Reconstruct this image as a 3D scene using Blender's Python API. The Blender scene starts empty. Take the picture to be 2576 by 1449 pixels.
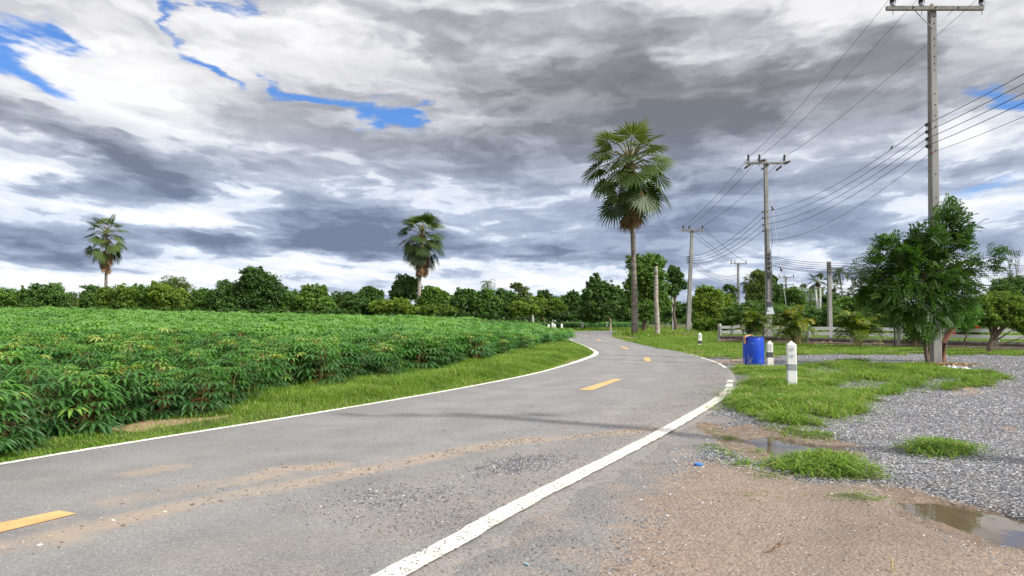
import bpy, math, random
import numpy as np
from mathutils import Vector, Matrix
rng = np.random.default_rng(7)
random.seed(7)
S = bpy.context.scene
COL = S.collection
PI = math.pi
# ------------------------------------------------------------------ camera geometry
# (px,py) below are positions read off the photograph at 2576 px width, used to survey the site
F = 1860.0; CX = 1288.0; CY = 724.5; HZ = 800.0; CH = 1.45
pit = math.atan((HZ-CY)/F)
def ray(px, py):
    a = (px-CX)/F; v = (CY-py)/F
    return a, math.cos(pit)-math.sin(pit)*v, math.sin(pit)+math.cos(pit)*v
def at(px, py, Y):                      # world point at distance Y
    a, b, c = ray(px, py); t = Y/b
    return Vector((a*t, Y, CH+c*t))
def gr(px, py, z=0.0):                  # world ground point
    a, b, c = ray(px, py); t = (z-CH)/c
    return (a*t, b*t)
cam = bpy.data.cameras.new('camera'); co = bpy.data.objects.new('camera', cam); COL.objects.link(co)
cam.sensor_width = 36; cam.lens = 36*F/2576; cam.clip_start = 0.05; cam.clip_end = 6000
co.location = (0, 0, CH); co.rotation_euler = (PI/2+pit, 0, 0); S.camera = co
S.view_settings.view_transform = 'Standard'; S.view_settings.look = 'None'
S.view_settings.exposure = 0.14; S.view_settings.gamma = 1
S.cycles.max_bounces = 6; S.cycles.transparent_max_bounces = 8
# ------------------------------------------------------------------ noise in numpy
def _h(i, j, s):
    n = (i*374761393 + j*668265263 + s*974634777) & 0xffffffff
    n = ((n ^ (n >> 13))*1274126177) & 0xffffffff
    return ((n ^ (n >> 16)) & 0xffff)/65535.0
def vn(x, y, s=0):
    x = np.asarray(x, float); y = np.asarray(y, float)
    i = np.floor(x).astype(np.int64); j = np.floor(y).astype(np.int64)
    fx = x-i; fy = y-j; fx = fx*fx*(3-2*fx); fy = fy*fy*(3-2*fy)
    return (_h(i, j, s)*(1-fx)+_h(i+1, j, s)*fx)*(1-fy)+(_h(i, j+1, s)*(1-fx)+_h(i+1, j+1, s)*fx)*fy
def fbm(x, y, s=0, o=4):
    r = 0; a = .5; t = 0
    for k in range(o):
        r = r+a*vn(x*2**k+k*17.3, y*2**k+k*9.1, s+k); t += a; a *= .5
    return r/t
def sm(a, b, x):
    t = np.clip((x-a)/(b-a), 0, 1); return t*t*(3-2*t)
def pdist(x, y, poly):                  # signed distance, positive inside
    x = np.asarray(x, float); y = np.asarray(y, float)
    d = np.full(x.shape, 1e18); ins = np.zeros(x.shape, bool); n = len(poly)
    for k in range(n):
        x0, y0 = poly[k]; x1, y1 = poly[(k+1) % n]
        ex, ey = x1-x0, y1-y0; L = ex*ex+ey*ey+1e-12
        t = np.clip(((x-x0)*ex+(y-y0)*ey)/L, 0, 1)
        d = np.minimum(d, (x-x0-t*ex)**2+(y-y0-t*ey)**2)
        c = ((y0 > y) != (y1 > y)) & (x < (x1-x0)*(y-y0)/((y1-y0) if y1 != y0 else 1e-12)+x0)
        ins ^= c
    d = np.sqrt(d); return np.where(ins, d, -d)
def ldist(x, y, line):
    d = np.full(np.shape(x), 1e18)
    for (x0, y0), (x1, y1) in zip(line[:-1], line[1:]):
        ex, ey = x1-x0, y1-y0; L = ex*ex+ey*ey+1e-12
        t = np.clip(((x-x0)*ex+(y-y0)*ey)/L, 0, 1)
        d = np.minimum(d, (x-x0-t*ex)**2+(y-y0-t*ey)**2)
    return np.sqrt(d)
def G(*pts): return [gr(a, b) for a, b in pts]
# ------------------------------------------------------------------ objects and tags
def tag(o, label=None, cat=None, group=None, kind=None):
    if label: o['label'] = label
    if cat: o['category'] = cat
    if group: o['group'] = group
    if kind: o['kind'] = kind
    return o
def empty(name, loc, label=None, cat=None, group=None, rz=0):
    o = bpy.data.objects.new(name, None); COL.objects.link(o); o.location = loc
    o.rotation_euler = (0, 0, rz); o.empty_display_size = .2
    return tag(o, label, cat, group)
def npmesh(name, V, polys, mats, parent=None, v=None, mi=None, smooth=False, cols=None, origin=None):
    """V (n,3); polys: list of (m,k) index arrays"""
    V = np.asarray(V, np.float32)
    if origin is not None: V = V-np.asarray(origin, np.float32)
    me = bpy.data.meshes.new(name)
    me.vertices.add(len(V)); me.vertices.foreach_set('co', V.ravel())
    idx = np.concatenate([p.ravel() for p in polys]).astype(np.int32)
    tot = np.concatenate([np.full(len(p), p.shape[1], np.int32) for p in polys])
    st = np.concatenate([[0], np.cumsum(tot)[:-1]]).astype(np.int32)
    me.loops.add(len(idx)); me.loops.foreach_set('vertex_index', idx)
    me.polygons.add(len(tot)); me.polygons.foreach_set('loop_start', st)
    if mi is not None: me.polygons.foreach_set('material_index', np.asarray(mi, np.int32))
    me.polygons.foreach_set('use_smooth', np.full(len(tot), bool(smooth)))
    for m in (mats if isinstance(mats, (list, tuple)) else [mats]): me.materials.append(m)
    if v is not None:
        a = me.attributes.new('v', 'FLOAT', 'POINT'); a.data.foreach_set('value', np.asarray(v, np.float32))
    if cols is not None:
        for cn, arr in cols.items():
            a = me.attributes.new(cn, 'FLOAT', 'POINT'); a.data.foreach_set('value', np.asarray(arr, np.float32))
    me.update(calc_edges=True); me.validate()
    o = bpy.data.objects.new(name, me); COL.objects.link(o)
    if origin is not None: o.location = origin
    if parent: o.parent = parent
    return o
class MB:
    def __init__(s): s.v = []; s.f = []; s.m = []; s.t = []; s.cur = 0; s.tv = 0.5
    def add(s, vs, fs):
        b = len(s.v); s.v += [tuple(p) for p in vs]; s.t += [s.tv]*len(vs)
        for f in fs: s.f.append([b+i for i in f]); s.m.append(s.cur)
    def box(s, c, d, rz=0, taper=1.0, R=None):
        x, y, z = d[0]/2, d[1]/2, d[2]/2; t = taper
        vs = [Vector(p) for p in ((-x,-y,-z),(x,-y,-z),(x,y,-z),(-x,y,-z),(-x*t,-y*t,z),(x*t,-y*t,z),(x*t,y*t,z),(-x*t,y*t,z))]
        M = R if R is not None else Matrix.Rotation(rz, 3, 'Z')
        s.add([Vector(c)+M@p for p in vs], [(0,3,2,1),(4,5,6,7),(0,1,5,4),(1,2,6,5),(2,3,7,6),(3,0,4,7)])
    def bar(s, a, b, w, h=None):
        a = Vector(a); b = Vector(b); d = b-a; L = d.length; q = d.to_track_quat('Z', 'Y').to_matrix()
        s.box((a+b)/2, (w, h or w, L), R=q)
    def tube(s, pts, rad, n=8, cap=True, jit=0):
        pts = [Vector(p) for p in pts]; vs = []; fs = []
        up = Vector((0.13, 0.2, 1)).normalized(); m = len(pts)
        for i, p in enumerate(pts):
            d = (pts[min(i+1, m-1)]-pts[max(i-1, 0)]).normalized()
            if abs(d.dot(up)) > .97: a = Vector((1, 0, 0))
            else: a = up
            u = d.cross(a).normalized(); w = d.cross(u)
            r = rad[i] if hasattr(rad, '__len__') else rad
            for k in range(n):
                t = 2*PI*k/n; rr = r*(1+jit*(random.random()-.5))
                vs.append(p+u*math.cos(t)*rr+w*math.sin(t)*rr)
        for i in range(m-1):
            for k in range(n):
                k2 = (k+1) % n; fs.append((i*n+k, i*n+k2, (i+1)*n+k2, (i+1)*n+k))
        if cap: fs.append(tuple(range(n-1, -1, -1))); fs.append(tuple((m-1)*n+k for k in range(n)))
        s.add(vs, fs)
    def lathe(s, prof, c=(0, 0, 0), n=20, R=None):
        vs = []; fs = []; c = Vector(c); m = len(prof)
        for r, z in prof:
            for k in range(n):
                p = Vector((r*math.cos(2*PI*k/n), r*math.sin(2*PI*k/n), z)); vs.append(c+(R@p if R is not None else p))
        for i in range(m-1):
            for k in range(n):
                k2 = (k+1) % n; fs.append((i*n+k, i*n+k2, (i+1)*n+k2, (i+1)*n+k))
        fs.append(tuple(range(n-1, -1, -1))); fs.append(tuple((m-1)*n+k for k in range(n)))
        s.add(vs, fs)
    def build(s, name, mats, parent=None, smooth=False, loc=None, bevel=0):
        me = bpy.data.meshes.new(name); V = s.v
        me.from_pydata(V, [], s.f)
        for m in (mats if isinstance(mats, (list, tuple)) else [mats]): me.materials.append(m)
        me.polygons.foreach_set('material_index', s.m)
        me.polygons.foreach_set('use_smooth', [smooth]*len(s.f))
        a = me.attributes.new('v', 'FLOAT', 'POINT'); a.data.foreach_set('value', s.t)
        me.update(); o = bpy.data.objects.new(name, me); COL.objects.link(o)
        if parent: o.parent = parent
        if loc is not None: o.location = loc
        if smooth:
            try: me.set_sharp_from_angle(angle=math.radians(40))
            except Exception: pass
        if bevel:
            b = o.modifiers.new('bevel', 'BEVEL'); b.width = bevel; b.segments = 2; b.limit_method = 'ANGLE'
        return o
# ------------------------------------------------------------------ materials
class NT:
    def __init__(s, nt): s.nt = nt; s.N = nt.nodes; s.L = nt.links
    def n(s, typ, ins=None, **kw):
        k = s.N.new(typ)
        for a, b in kw.items(): setattr(k, a, b)
        for a, b in (ins or {}).items():
            if isinstance(b, bpy.types.NodeSocket): s.L.new(b, k.inputs[a])
            else: k.inputs[a].default_value = b
        return k
    def m(s, op, a, b=0.0, c=0.0, clamp=False):
        return s.n('ShaderNodeMath', {0: a, 1: b, 2: c}, operation=op, use_clamp=clamp).outputs[0]
    def mix(s, f, a, b, bt='MIX'):
        k = s.n('ShaderNodeMix', data_type='RGBA', blend_type=bt)
        for i, x in ((0, f), (6, a), (7, b)):
            if isinstance(x, bpy.types.NodeSocket): s.L.new(x, k.inputs[i])
            else: k.inputs[i].default_value = x if i == 0 else (tuple(x)+(1,))[:4]
        return k.outputs[2]
    def noise(s, sc, det=4, rough=.55, vec=None, dist=0, dim='3D'):
        i = {'Scale': sc, 'Detail': det, 'Roughness': rough, 'Distortion': dist}
        if vec is not None: i['Vector'] = vec
        return s.n('ShaderNodeTexNoise', i, noise_dimensions=dim).outputs['Fac']
    def ss(s, x, a, b, lo=0.0, hi=1.0):
        return s.n('ShaderNodeMapRange', {0: x, 1: a, 2: b, 3: lo, 4: hi}, interpolation_type='SMOOTHSTEP').outputs[0]
    def ramp(s, f, stops):
        k = s.n('ShaderNodeValToRGB', {0: f}); e = k.color_ramp.elements
        while len(e) < len(stops): e.new(.5)
        for q, (p, c) in zip(e, stops): q.position = p; q.color = tuple(c)+(1,)
        return k.outputs[0]
def newmat(name):
    m = bpy.data.materials.new(name); m.use_nodes = True; t = NT(m.node_tree)
    b = m.node_tree.nodes['Principled BSDF']; return m, t, b
def geo(t): return t.n('ShaderNodeNewGeometry').outputs['Position']
def objc(t): return t.n('ShaderNodeTexCoord').outputs['Object']
def surf(name, c1, c2, sc=5, rough=.8, bump=.0, bsc=None, c3=None, metal=0, spec=.3, stretch=None):
    m, t, b = newmat(name); P = objc(t)
    if stretch: P = t.n('ShaderNodeMapping', {0: P, 3: stretch}).outputs[0]
    f = t.ss(t.noise(sc, 6, .6, P), .3, .7); c = t.mix(f, c1, c2)
    if c3: c = t.mix(t.ss(t.noise(sc*.37+.3, 5, .65, P), .5, .68), c, c3)
    t.L.new(c, b.inputs['Base Color']); b.inputs['Roughness'].default_value = rough
    b.inputs['Metallic'].default_value = metal; b.inputs['Specular IOR Level'].default_value = spec
    if bump:
        k = t.n('ShaderNodeBump', {'Strength': bump, 'Height': t.noise(bsc or sc*4, 5, .65, P), 'Distance': .02})
        t.L.new(k.outputs[0], b.inputs['Normal'])
    return m
def leafmat(name, stops, trans=.35, gloss=.12, rough=.45, jitter=.25):
    m, t, b = newmat(name)
    t.N.remove(b); out = t.N['Material Output']
    v = t.n('ShaderNodeAttribute', attribute_name='v').outputs['Fac']
    r = t.n('ShaderNodeObjectInfo').outputs['Random']
    v = t.m('ADD', v, t.m('MULTIPLY', t.m('SUBTRACT', r, .5), jitter))
    c = t.ramp(v, stops)
    d = t.n('ShaderNodeBsdfDiffuse', {0: c}).outputs[0]
    tc = t.mix(1.0, c, (1.25, 1.35, .55), 'MULTIPLY')
    tr = t.n('ShaderNodeBsdfTranslucent', {0: tc}).outputs[0]
    g = t.n('ShaderNodeBsdfGlossy', {0: (.8, .85, .8, 1), 1: rough}).outputs[0]
    a = t.n('ShaderNodeMixShader', {0: trans, 1: d, 2: tr}).outputs[0]
    fr = t.m('MULTIPLY_ADD', t.m('POWER', t.n('ShaderNodeLayerWeight', {0: .5}).outputs['Facing'], 4.0), gloss*1.6, gloss*.35)
    a = t.n('ShaderNodeMixShader', {0: fr, 1: a, 2: g}).outputs[0]
    t.L.new(a, out.inputs[0]); return m
# ------------------------------------------------------------------ light
SUN = Vector((0.86, -0.50, 0)).normalized(); SEL = math.radians(40)
sd = Vector((SUN.x*math.cos(SEL), SUN.y*math.cos(SEL), math.sin(SEL)))
sl = bpy.data.lights.new('sun', 'SUN'); so = bpy.data.objects.new('sun', sl); COL.objects.link(so)
sl.energy = 4.2; sl.angle = math.radians(1.0); sl.color = (1, .95, .87)
so.rotation_euler = sd.to_track_quat('Z', 'Y').to_euler(); so.location = (20, -20, 40)
# ------------------------------------------------------------------ sky with broken cloud decks
W = bpy.data.worlds.new('World'); S.world = W; W.use_nodes = True
def build_sky():
    nt = W.node_tree; nt.nodes.clear(); t = NT(nt)
    sky = t.n('ShaderNodeTexSky', sky_type='NISHITA', sun_disc=False, sun_elevation=SEL,
              sun_rotation=math.atan2(SUN.x, SUN.y), air_density=1.0, dust_density=.6, ozone_density=3.0)
    D = t.n('ShaderNodeTexCoord').outputs['Generated']
    xyz = t.n('ShaderNodeSeparateXYZ', {0: D}); x, y, z = xyz.outputs
    zc = t.m('ADD', t.m('MAXIMUM', z, 0.0), .15)
    P = t.n('ShaderNodeCombineXYZ', {0: t.m('DIVIDE', x, zc), 1: t.m('DIVIDE', y, zc), 2: 0.0}).outputs[0]
    az = t.m('ARCTAN2', x, y); el = t.m('ARCSINE', z)
    elc = t.m('MAXIMUM', el, 0.0)
    Q = t.n('ShaderNodeCombineXYZ', {0: t.m('DIVIDE', t.m('MULTIPLY', az, 1.75), t.m('ADD', elc, .30)), 1: t.m('MULTIPLY', t.m('LOGARITHM', t.m('ADD', elc, .13), 2.71828), 3.6), 2: 0.0}).outputs[0]
    # warped angles so every cloud bank gets a ragged edge
    w1 = t.n('ShaderNodeTexNoise', {'Scale': 1.5, 'Detail': 5, 'Roughness': .58, 'Vector': Q}, noise_dimensions='2D')
    amp = t.m('MULTIPLY_ADD', el, .42, .03)
    wv = t.n('ShaderNodeVectorMath', {0: w1.outputs['Color'], 1: (.5, .5, .5)}, operation='SUBTRACT').outputs[0]
    ampv = t.n('ShaderNodeCombineXYZ', {0: t.m('MULTIPLY', amp, 2.0), 1: amp, 2: 0.0}).outputs[0]
    AE0 = t.n('ShaderNodeCombineXYZ', {0: az, 1: el, 2: 0.0}).outputs[0]
    A2 = t.n('ShaderNodeVectorMath', {0: wv, 1: ampv, 2: AE0}, operation='MULTIPLY_ADD').outputs[0]
    def blob(acc, px, py, rx, ry, rot=0, a=1.0):
        r_ = ray(px, py); c = math.atan2(r_[0], r_[1]); e = math.atan2(r_[2], math.hypot(r_[0], r_[1]))
        q = t.n('ShaderNodeMapping', {0: A2, 1: (c, e, 0), 2: (0, 0, math.radians(rot)), 3: (rx/F, ry/F, 1)}, vector_type='TEXTURE').outputs[0]
        q = t.n('ShaderNodeVectorMath', {0: q, 1: q}, operation='DOT_PRODUCT').outputs['Value']
        return t.m('MULTIPLY_ADD', t.m('POWER', .3679, q), a, acc)
    def tot(bl):
        s = 0.0
        for b in bl: s = blob(s, *b)
        return s
    dark = tot([(1500,235,330,120,-8,.95),(1250,190,170,80,-12,.35),(1830,330,330,110,6,.75),(2150,250,300,110,0,.45),(1300,400,420,75,-8,.55),
                (1700,590,620,55,0,.75),(1900,460,260,70,0,.5),(820,570,190,60,-6,1.2),(940,610,200,42,0,.8),(350,440,120,42,-14,1.2),(560,430,220,30,-8,.8),
                (170,475,85,25,0,1.0),(470,605,120,22,-8,.9),(160,590,260,40,0,.7),(700,390,230,60,-14,.45),(150,340,230,55,-12,.42),
                (560,320,330,60,-14,.28),(2200,600,300,40,0,.4),(2420,60,200,110,0,.25),(1000,60,200,80,0,.12),(1250,640,560,24,0,.45),
                (300,640,260,16,0,.4),(2460,410,150,26,0,.5),(2050,690,200,20,0,.35),(60,60,120,50,0,.15)])
    lite = tot([(60,420,170,40,0,.55),(300,540,200,26,0,.45),(560,490,110,35,0,.6),(500,560,130,30,0,.5),(380,545,150,28,0,.5),(480,230,200,60,-20,.3),(230,90,260,90,-8,.55),(300,200,260,60,-12,.5),(720,110,170,90,0,.5),(860,260,130,30,-8,.35),(2050,60,330,85,0,.5),(1560,30,300,45,0,.35),
                (2420,300,190,60,0,.75),(2050,320,120,55,0,.35),(620,500,170,70,0,.8),(900,440,130,35,-10,.75),(90,430,130,35,0,.7),(60,570,110,40,0,.5),(640,690,260,60,0,.8),(230,700,320,26,0,.8),
                (1500,700,560,30,0,.7),(1000,665,420,14,0,.6),(2250,560,130,30,0,.5),(2480,530,150,60,0,.6),(1990,640,90,45,0,.5),(1100,520,80,22,0,.5),
                (2480,640,160,50,0,.4),(1950,370,130,40,0,.35),(900,700,200,30,0,.4)])
    blue = tot([(85,140,150,46,-24,1.35),(510,70,30,55,30,.95),(520,180,60,32,-30,1.1),(830,262,125,34,-12,1.3),(700,225,60,18,-14,.75),(975,310,60,24,-10,1.0),(990,255,50,22,0,.9),
                (2600,235,70,32,-25,1.5),(2500,465,110,32,0,.95),(390,5,35,22,0,.7)])
    Pw = t.n('ShaderNodeVectorMath', {0: wv, 1: (.45, .45, 0), 2: Q}, operation='MULTIPLY_ADD').outputs[0]
    up = t.n('ShaderNodeVectorMath', {0: Pw, 1: (.05, .13, 0)}, operation='ADD').outputs[0]
    def vor(v): return t.n('ShaderNodeTexVoronoi', {'Vector': v, 'Scale': 1.6, 'Detail': 3.0, 'Roughness': .55, 'Smoothness': .6}, voronoi_dimensions='2D', feature='SMOOTH_F1', normalize=True).outputs['Distance']
    n1 = t.noise(.95, 8, .53, Pw, 0, '2D'); n1b = t.noise(.95, 6, .53, up, 0, '2D')
    v1 = vor(Pw); v1b = vor(up)
    rel = t.m('MULTIPLY_ADD', t.m('SUBTRACT', n1, n1b), 2.4, t.m('MULTIPLY', t.m('SUBTRACT', v1b, v1), 1.7))
    rel = t.m('MAXIMUM', t.m('MINIMUM', rel, .20), -.16)
    body = t.m('MULTIPLY_ADD', t.m('SUBTRACT', n1, .5), 1.7, t.m('MULTIPLY', t.m('SUBTRACT', .30, v1), .8))
    th = t.m('MULTIPLY_ADD', dark, .53, t.m('MULTIPLY_ADD', body, .50, t.m('MULTIPLY_ADD', lite, -.36, .335)))
    n3 = t.noise(4.2, 5, .6, Pw, 0, '2D'); n3b = t.noise(4.2, 4, .6, t.n('ShaderNodeVectorMath', {0: Pw, 1: (.02, .045, 0)}, operation='ADD').outputs[0], 0, '2D')
    th = t.m('ADD', th, t.m('MULTIPLY_ADD', t.m('SUBTRACT', n3, .5), .10, t.m('MULTIPLY', t.m('SUBTRACT', n3b, n3), .28)))
    th = t.m('SUBTRACT', th, rel)
    AE = t.n('ShaderNodeVectorMath', {0: AE0, 1: (8, 25, 0)}, operation='MULTIPLY').outputs[0]
    AE2 = t.n('ShaderNodeVectorMath', {0: AE, 1: (.10, .26, 0)}, operation='ADD').outputs[0]
    p1 = t.noise(1.0, 5, .55, AE, 0, '2D'); p2 = t.noise(1.0, 5, .55, AE2, 0, '2D')
    low = t.ss(el, .03, .17, 1.0, 0.0)
    th = t.m('ADD', th, t.m('MULTIPLY', low, t.m('SUBTRACT', t.m('MULTIPLY', t.m('SUBTRACT', p1, .5), .75), t.m('MULTIPLY', t.m('SUBTRACT', p1, p2), 1.5))))
    hi = t.ss(el, .12, .30)
    warm = t.ramp(th, [(0, (.90, .90, .92)), (.20, (.74, .74, .765)), (.36, (.565, .57, .61)), (.54, (.39, .40, .44)), (.80, (.24, .25, .275)), (1, (.18, .19, .21))])
    cool = t.ramp(th, [(0, (.92, .94, .97)), (.14, (.82, .86, .93)), (.32, (.68, .755, .88)), (.39, (.49, .56, .70)), (.60, (.355, .42, .56)), (.84, (.235, .285, .405)), (1, (.175, .215, .32))])
    cc = t.mix(hi, cool, warm)
    # edges of the blue gaps
    bn = t.m('ADD', blue, t.m('MULTIPLY', t.m('SUBTRACT', t.noise(3.2, 6, .65, Pw, 0, '2D'), .5), .9))
    bn = t.m('SUBTRACT', bn, t.m('MULTIPLY', t.m('SUBTRACT', n1, .5), .3))
    hole = t.ss(bn, .38, 1.2)
    glow = t.n('ShaderNodeVectorMath', {0: D, 1: tuple(sd)}, operation='DOT_PRODUCT').outputs['Value']
    glow = t.m('MULTIPLY_ADD', t.ss(glow, .38, .98), 2.2, 1.0)   # cloud is brighter towards the sun
    bgs = t.n('ShaderNodeBackground', {0: t.mix(1.0, sky.outputs[0], (.50, .74, 1.08), 'MULTIPLY'), 1: .14}).outputs[0]
    bgc = t.n('ShaderNodeBackground', {0: cc, 1: t.m('MULTIPLY', glow, 1.0)}).outputs[0]
    mx = t.n('ShaderNodeMixShader', {0: hole, 1: bgc, 2: bgs}).outputs[0]
    out = t.n('ShaderNodeOutputWorld'); t.L.new(mx, out.inputs[0])
build_sky()
W.cycles.sampling_method = 'MANUAL'; W.cycles.sample_map_resolution = 512
# ------------------------------------------------------------------ survey of the ground
PAIRS = [((-6.0,-5.8),(-10.6,-3.2)),((-3.3,-.8),(-7.9,1.7)),((-.74,4.19),(-5.35,6.72)),((.03,5.81),(-4.58,8.28)),((1.79,9.3),(-2.9,11.4)),((3.73,13.5),(-1.15,15.0)),
         ((5.0,17.0),(.45,18.9)),((6.2,21.6),(1.4,22.0)),((6.8,26.0),(2.35,25.6)),((7.05,30.8),(3.35,30.6)),((6.9,38.0),(3.66,38.0)),((7.1,46.0),(3.74,47.3)),
         ((7.6,57.0),(4.15,60.0)),((9.0,66.0),(4.9,70.3)),((10.8,72.0),(6.7,77.5)),((14.0,76.0),(11.0,83.5)),((22.0,79.5),(20.0,88.0)),((40.0,83.0),(39.0,92.0))]
def crs(P, n):
    P = np.array(P, float); P = np.vstack([2*P[0]-P[1], P, 2*P[-1]-P[-2]]); out = []
    for i in range(1, len(P)-2):
        for t in np.arange(n)/n:
            a, b, c, d = P[i-1], P[i], P[i+1], P[i+2]
            out.append(.5*((2*b)+(-a+c)*t+(2*a-5*b+4*c-d)*t*t+(-a+3*b-3*c+d)*t**3))
    out.append(P[-2]); return np.array(out)
RC = crs([a+b for a, b in PAIRS], 40); RE = RC[:, :2]; LE = RC[:, 2:]
ROADPOLY = [tuple(p) for p in RE[::8]]+[tuple(p) for p in LE[::-8]]
FIELD = G((-700,1330),(0,1138),(130,1100),(260,1072),(470,1038),(640,1003),(800,972),(930,955),(1060,938),(1180,915),(1270,893),(1360,873),(1425,861))+[(1.8,44),(2.2,55),(2.7,66),(3.0,76),(3.0,88),(-75,88),(-75,30),(-40,10)]
FIELD2 = [(4.2,84),(9,88.5),(17,93),(17,104),(-12,104),(-12,90)]
def terr(x, y):
    x = np.asarray(x, float); y = np.asarray(y, float)
    q = sm(-2, -62, x)*1.05+.50*sm(4, -6, x)
    h = q*sm(14, 80, y)*(x < 12)
    h = h-.20*sm(12, 30, x)*sm(45, 90, y)
    return h
def T(x, y): return float(terr(x, y))
GRASS = [ # (polygon, height, density, soft)
 (G((1824,912),(1870,922),(1960,925),(2100,913),(2240,915),(2350,925),(2500,940),(2548,960),(2480,975),(2380,985),(2250,1003),(2190,1030),(2190,1062),(2110,1068),(2000,1070),(1900,1060),(1830,1046),(1795,1034),(1822,1010),(1848,985),(1852,955)), .15, 1500),
 (G((1560,858),(1640,850),(1730,848),(1810,860),(1860,871),(2000,877),(2250,880),(2576,881),(2800,884),(2800,897),(2576,894),(2300,892),(2000,892),(1945,897),(1868,905),(1808,906),(1752,893),(1700,885),(1620,869),(1590,862)), .11, 380),
 (G((1780,1092),(1855,1096),(1850,1110),(1800,1107)), .07, 900), (G((1765,1118),(1800,1116),(1850,1140),(1870,1158),(1830,1150),(1780,1134)), .06, 700),
 (G((1885,1133),(1910,1124),(1945,1135),(1920,1148)), .12, 1500), (G((1830,1160),(1900,1165),(1960,1160),(2000,1148),(2100,1150),(2190,1166),(2250,1186),(2230,1200),(2150,1198),(2080,1197),(1990,1190),(1930,1184),(1860,1174)), .13, 1900),
 (G((1860,1178),(1920,1180),(2005,1208),(1960,1212),(1900,1196)), .06, 600), (G((2258,1128),(2290,1118),(2330,1104),(2400,1112),(2440,1128),(2485,1138),(2420,1150),(2330,1150),(2280,1142)), .14, 1700),
 (G((2088,1250),(2150,1244),(2215,1262),(2195,1275),(2120,1266)), .06, 700), (G((2090,1224),(2130,1221),(2155,1232),(2120,1240)), .05, 500), (G((1852,1246),(1900,1243),(1918,1256),(1870,1258)), .05, 450),
 (G((2165,1212),(2210,1216),(2190,1228)), .05, 450), (G((2160,1230),(2215,1244),(2195,1250)), .04, 400), (G((1935,1070),(2010,1066),(2080,1090),(2060,1106),(2020,1104),(1960,1088)), .08, 700), (G((2050,1090),(2085,1088),(2075,1102)), .07, 500), (G((1760,1078),(1800,1080),(1790,1092)), .05, 400),
 (G((2660,1000),(2900,980),(2900,1120),(2700,1080)), .1, 700),
]
HOLES = [G((2020,930),(2080,925),(2145,932),(2125,948),(2040,947)), G((2100,964),(2180,958),(2260,970),(2200,986),(2110,982)), G((2250,990),(2360,960),(2460,952),(2380,972),(2290,996)), G((1960,1006),(2020,1003),(2010,1014))]
TAN = G((1640,1210),(1760,1150),(1850,1165),(2000,1200),(2180,1206),(2260,1225),(2330,1262),(2440,1300),(2576,1375),(3000,1560),(2600,1900),(1200,1900),(1480,1449),(1560,1345))
MUD = G((1735,1058),(1850,1066),(1980,1075),(2040,1092),(2160,1112),(2170,1150),(2000,1165),(1880,1158),(1800,1120),(1745,1090))
MUD2 = G((2180,1205),(2300,1225),(2420,1262),(2600,1290),(2760,1340),(2760,1440),(2576,1400),(2400,1330),(2280,1290),(2200,1240))
P1 = G((1880,1096),(1930,1092),(1985,1104),(2040,1116),(2085,1136),(2050,1147),(1985,1150),(1950,1146),(1948,1124),(1900,1108))
P2 = G((2275,1254),(2330,1255),(2400,1264),(2480,1277),(2576,1302),(2680,1335),(2720,1400),(2640,1385),(2560,1358),(2480,1325),(2400,1300),(2330,1284))
DIRTY = [G((1800,906),(1868,905),(1872,918),(1835,920)), G((2395,978),(2440,974),(2480,984),(2430,992)), G((2050,930),(2110,930),(2110,941),(2060,941)), G((2480,1068),(2560,1070),(2540,1082)), G((1560,846),(1590,850),(1588,861),(1530,849)), G((220,1082),(330,1062),(560,1042),(600,1050),(470,1072),(300,1096)), G((1430,906),(1480,905),(1465,914),(1420,914)), G((1600,838),(1760,842),(1740,850),(1620,846))]
APRON = G((958,1449),(1208,1316),(1462,1181),(1646,1090),(1740,1038),(1800,1058),(1770,1110),(1690,1170),(1600,1260),(1500,1380),(1400,1500),(1000,1900),(0,2400),(300,1750))
def gfac(x, y, d, q):
    cl = fbm(x*2.6, y*2.6, 51); c2 = fbm(x*.8, y*.8, 57)
    if q: return sm(.22, .44, cl)
    wid = (x > 6.5)*.05
    return np.where(d > 0, sm(.44+wid, .60+wid, cl*.6+c2*.45+.06*np.minimum(d, 1)), sm(.5, .62, cl))
def zones(x, y):
    wx = x+(fbm(x*1.3, y*1.3, 3)-.5)*.9*np.clip(y/12, .3, 2.2); wy = y+(fbm(x*1.3, y*1.3, 11)-.5)*1.6*np.clip(y/12, .2, 2.5)
    soft = .22
    Z = {}
    R = pdist(x, y, ROADPOLY)
    right = (x > np.interp(y, RE[:, 1], RE[:, 0]))
    nr = right & (y < 33) & (x < 40)
    Z['gravel'] = nr*1.0*sm(33, 30, y)
    Z['tan'] = sm(-.7, .7, pdist(wx, wy, TAN))
    Z['mud'] = np.maximum(sm(-.15, .2, pdist(wx, wy, MUD)), sm(-.15, .2, pdist(wx, wy, MUD2)))
    Z['asph'] = sm(-.6, .3, pdist(wx, wy, APRON))
    d = np.full(x.shape, 0.)
    for p in DIRTY: d = np.maximum(d, sm(-.2, .2, pdist(wx, wy, p)))
    Z['dirt'] = d
    g = np.zeros(x.shape)
    for q, (p, h, dn) in enumerate(GRASS): d_ = pdist(wx, wy, p); g = np.maximum(g, sm(-.12, .25, d_)*gfac(x, y, d_, q)**.7)
    for p in HOLES: g = g*(1-sm(-.15, .1, pdist(x, y, p)))
    g = np.maximum(g, (~nr)*1.0)
    Z['green'] = g
    pd = np.maximum(sm(-.13, .05, pdist(x+(fbm(x*3, y*3, 5)-.5)*.3, y+(fbm(x*3, y*3, 9)-.5)*.5, P1)), sm(-.13, .05, pdist(x+(fbm(x*4, y*4, 5)-.5)*.14, y+(fbm(x*4, y*4, 9)-.5)*.2, P2)))
    Z['pud'] = pd
    return Z, R
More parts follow.
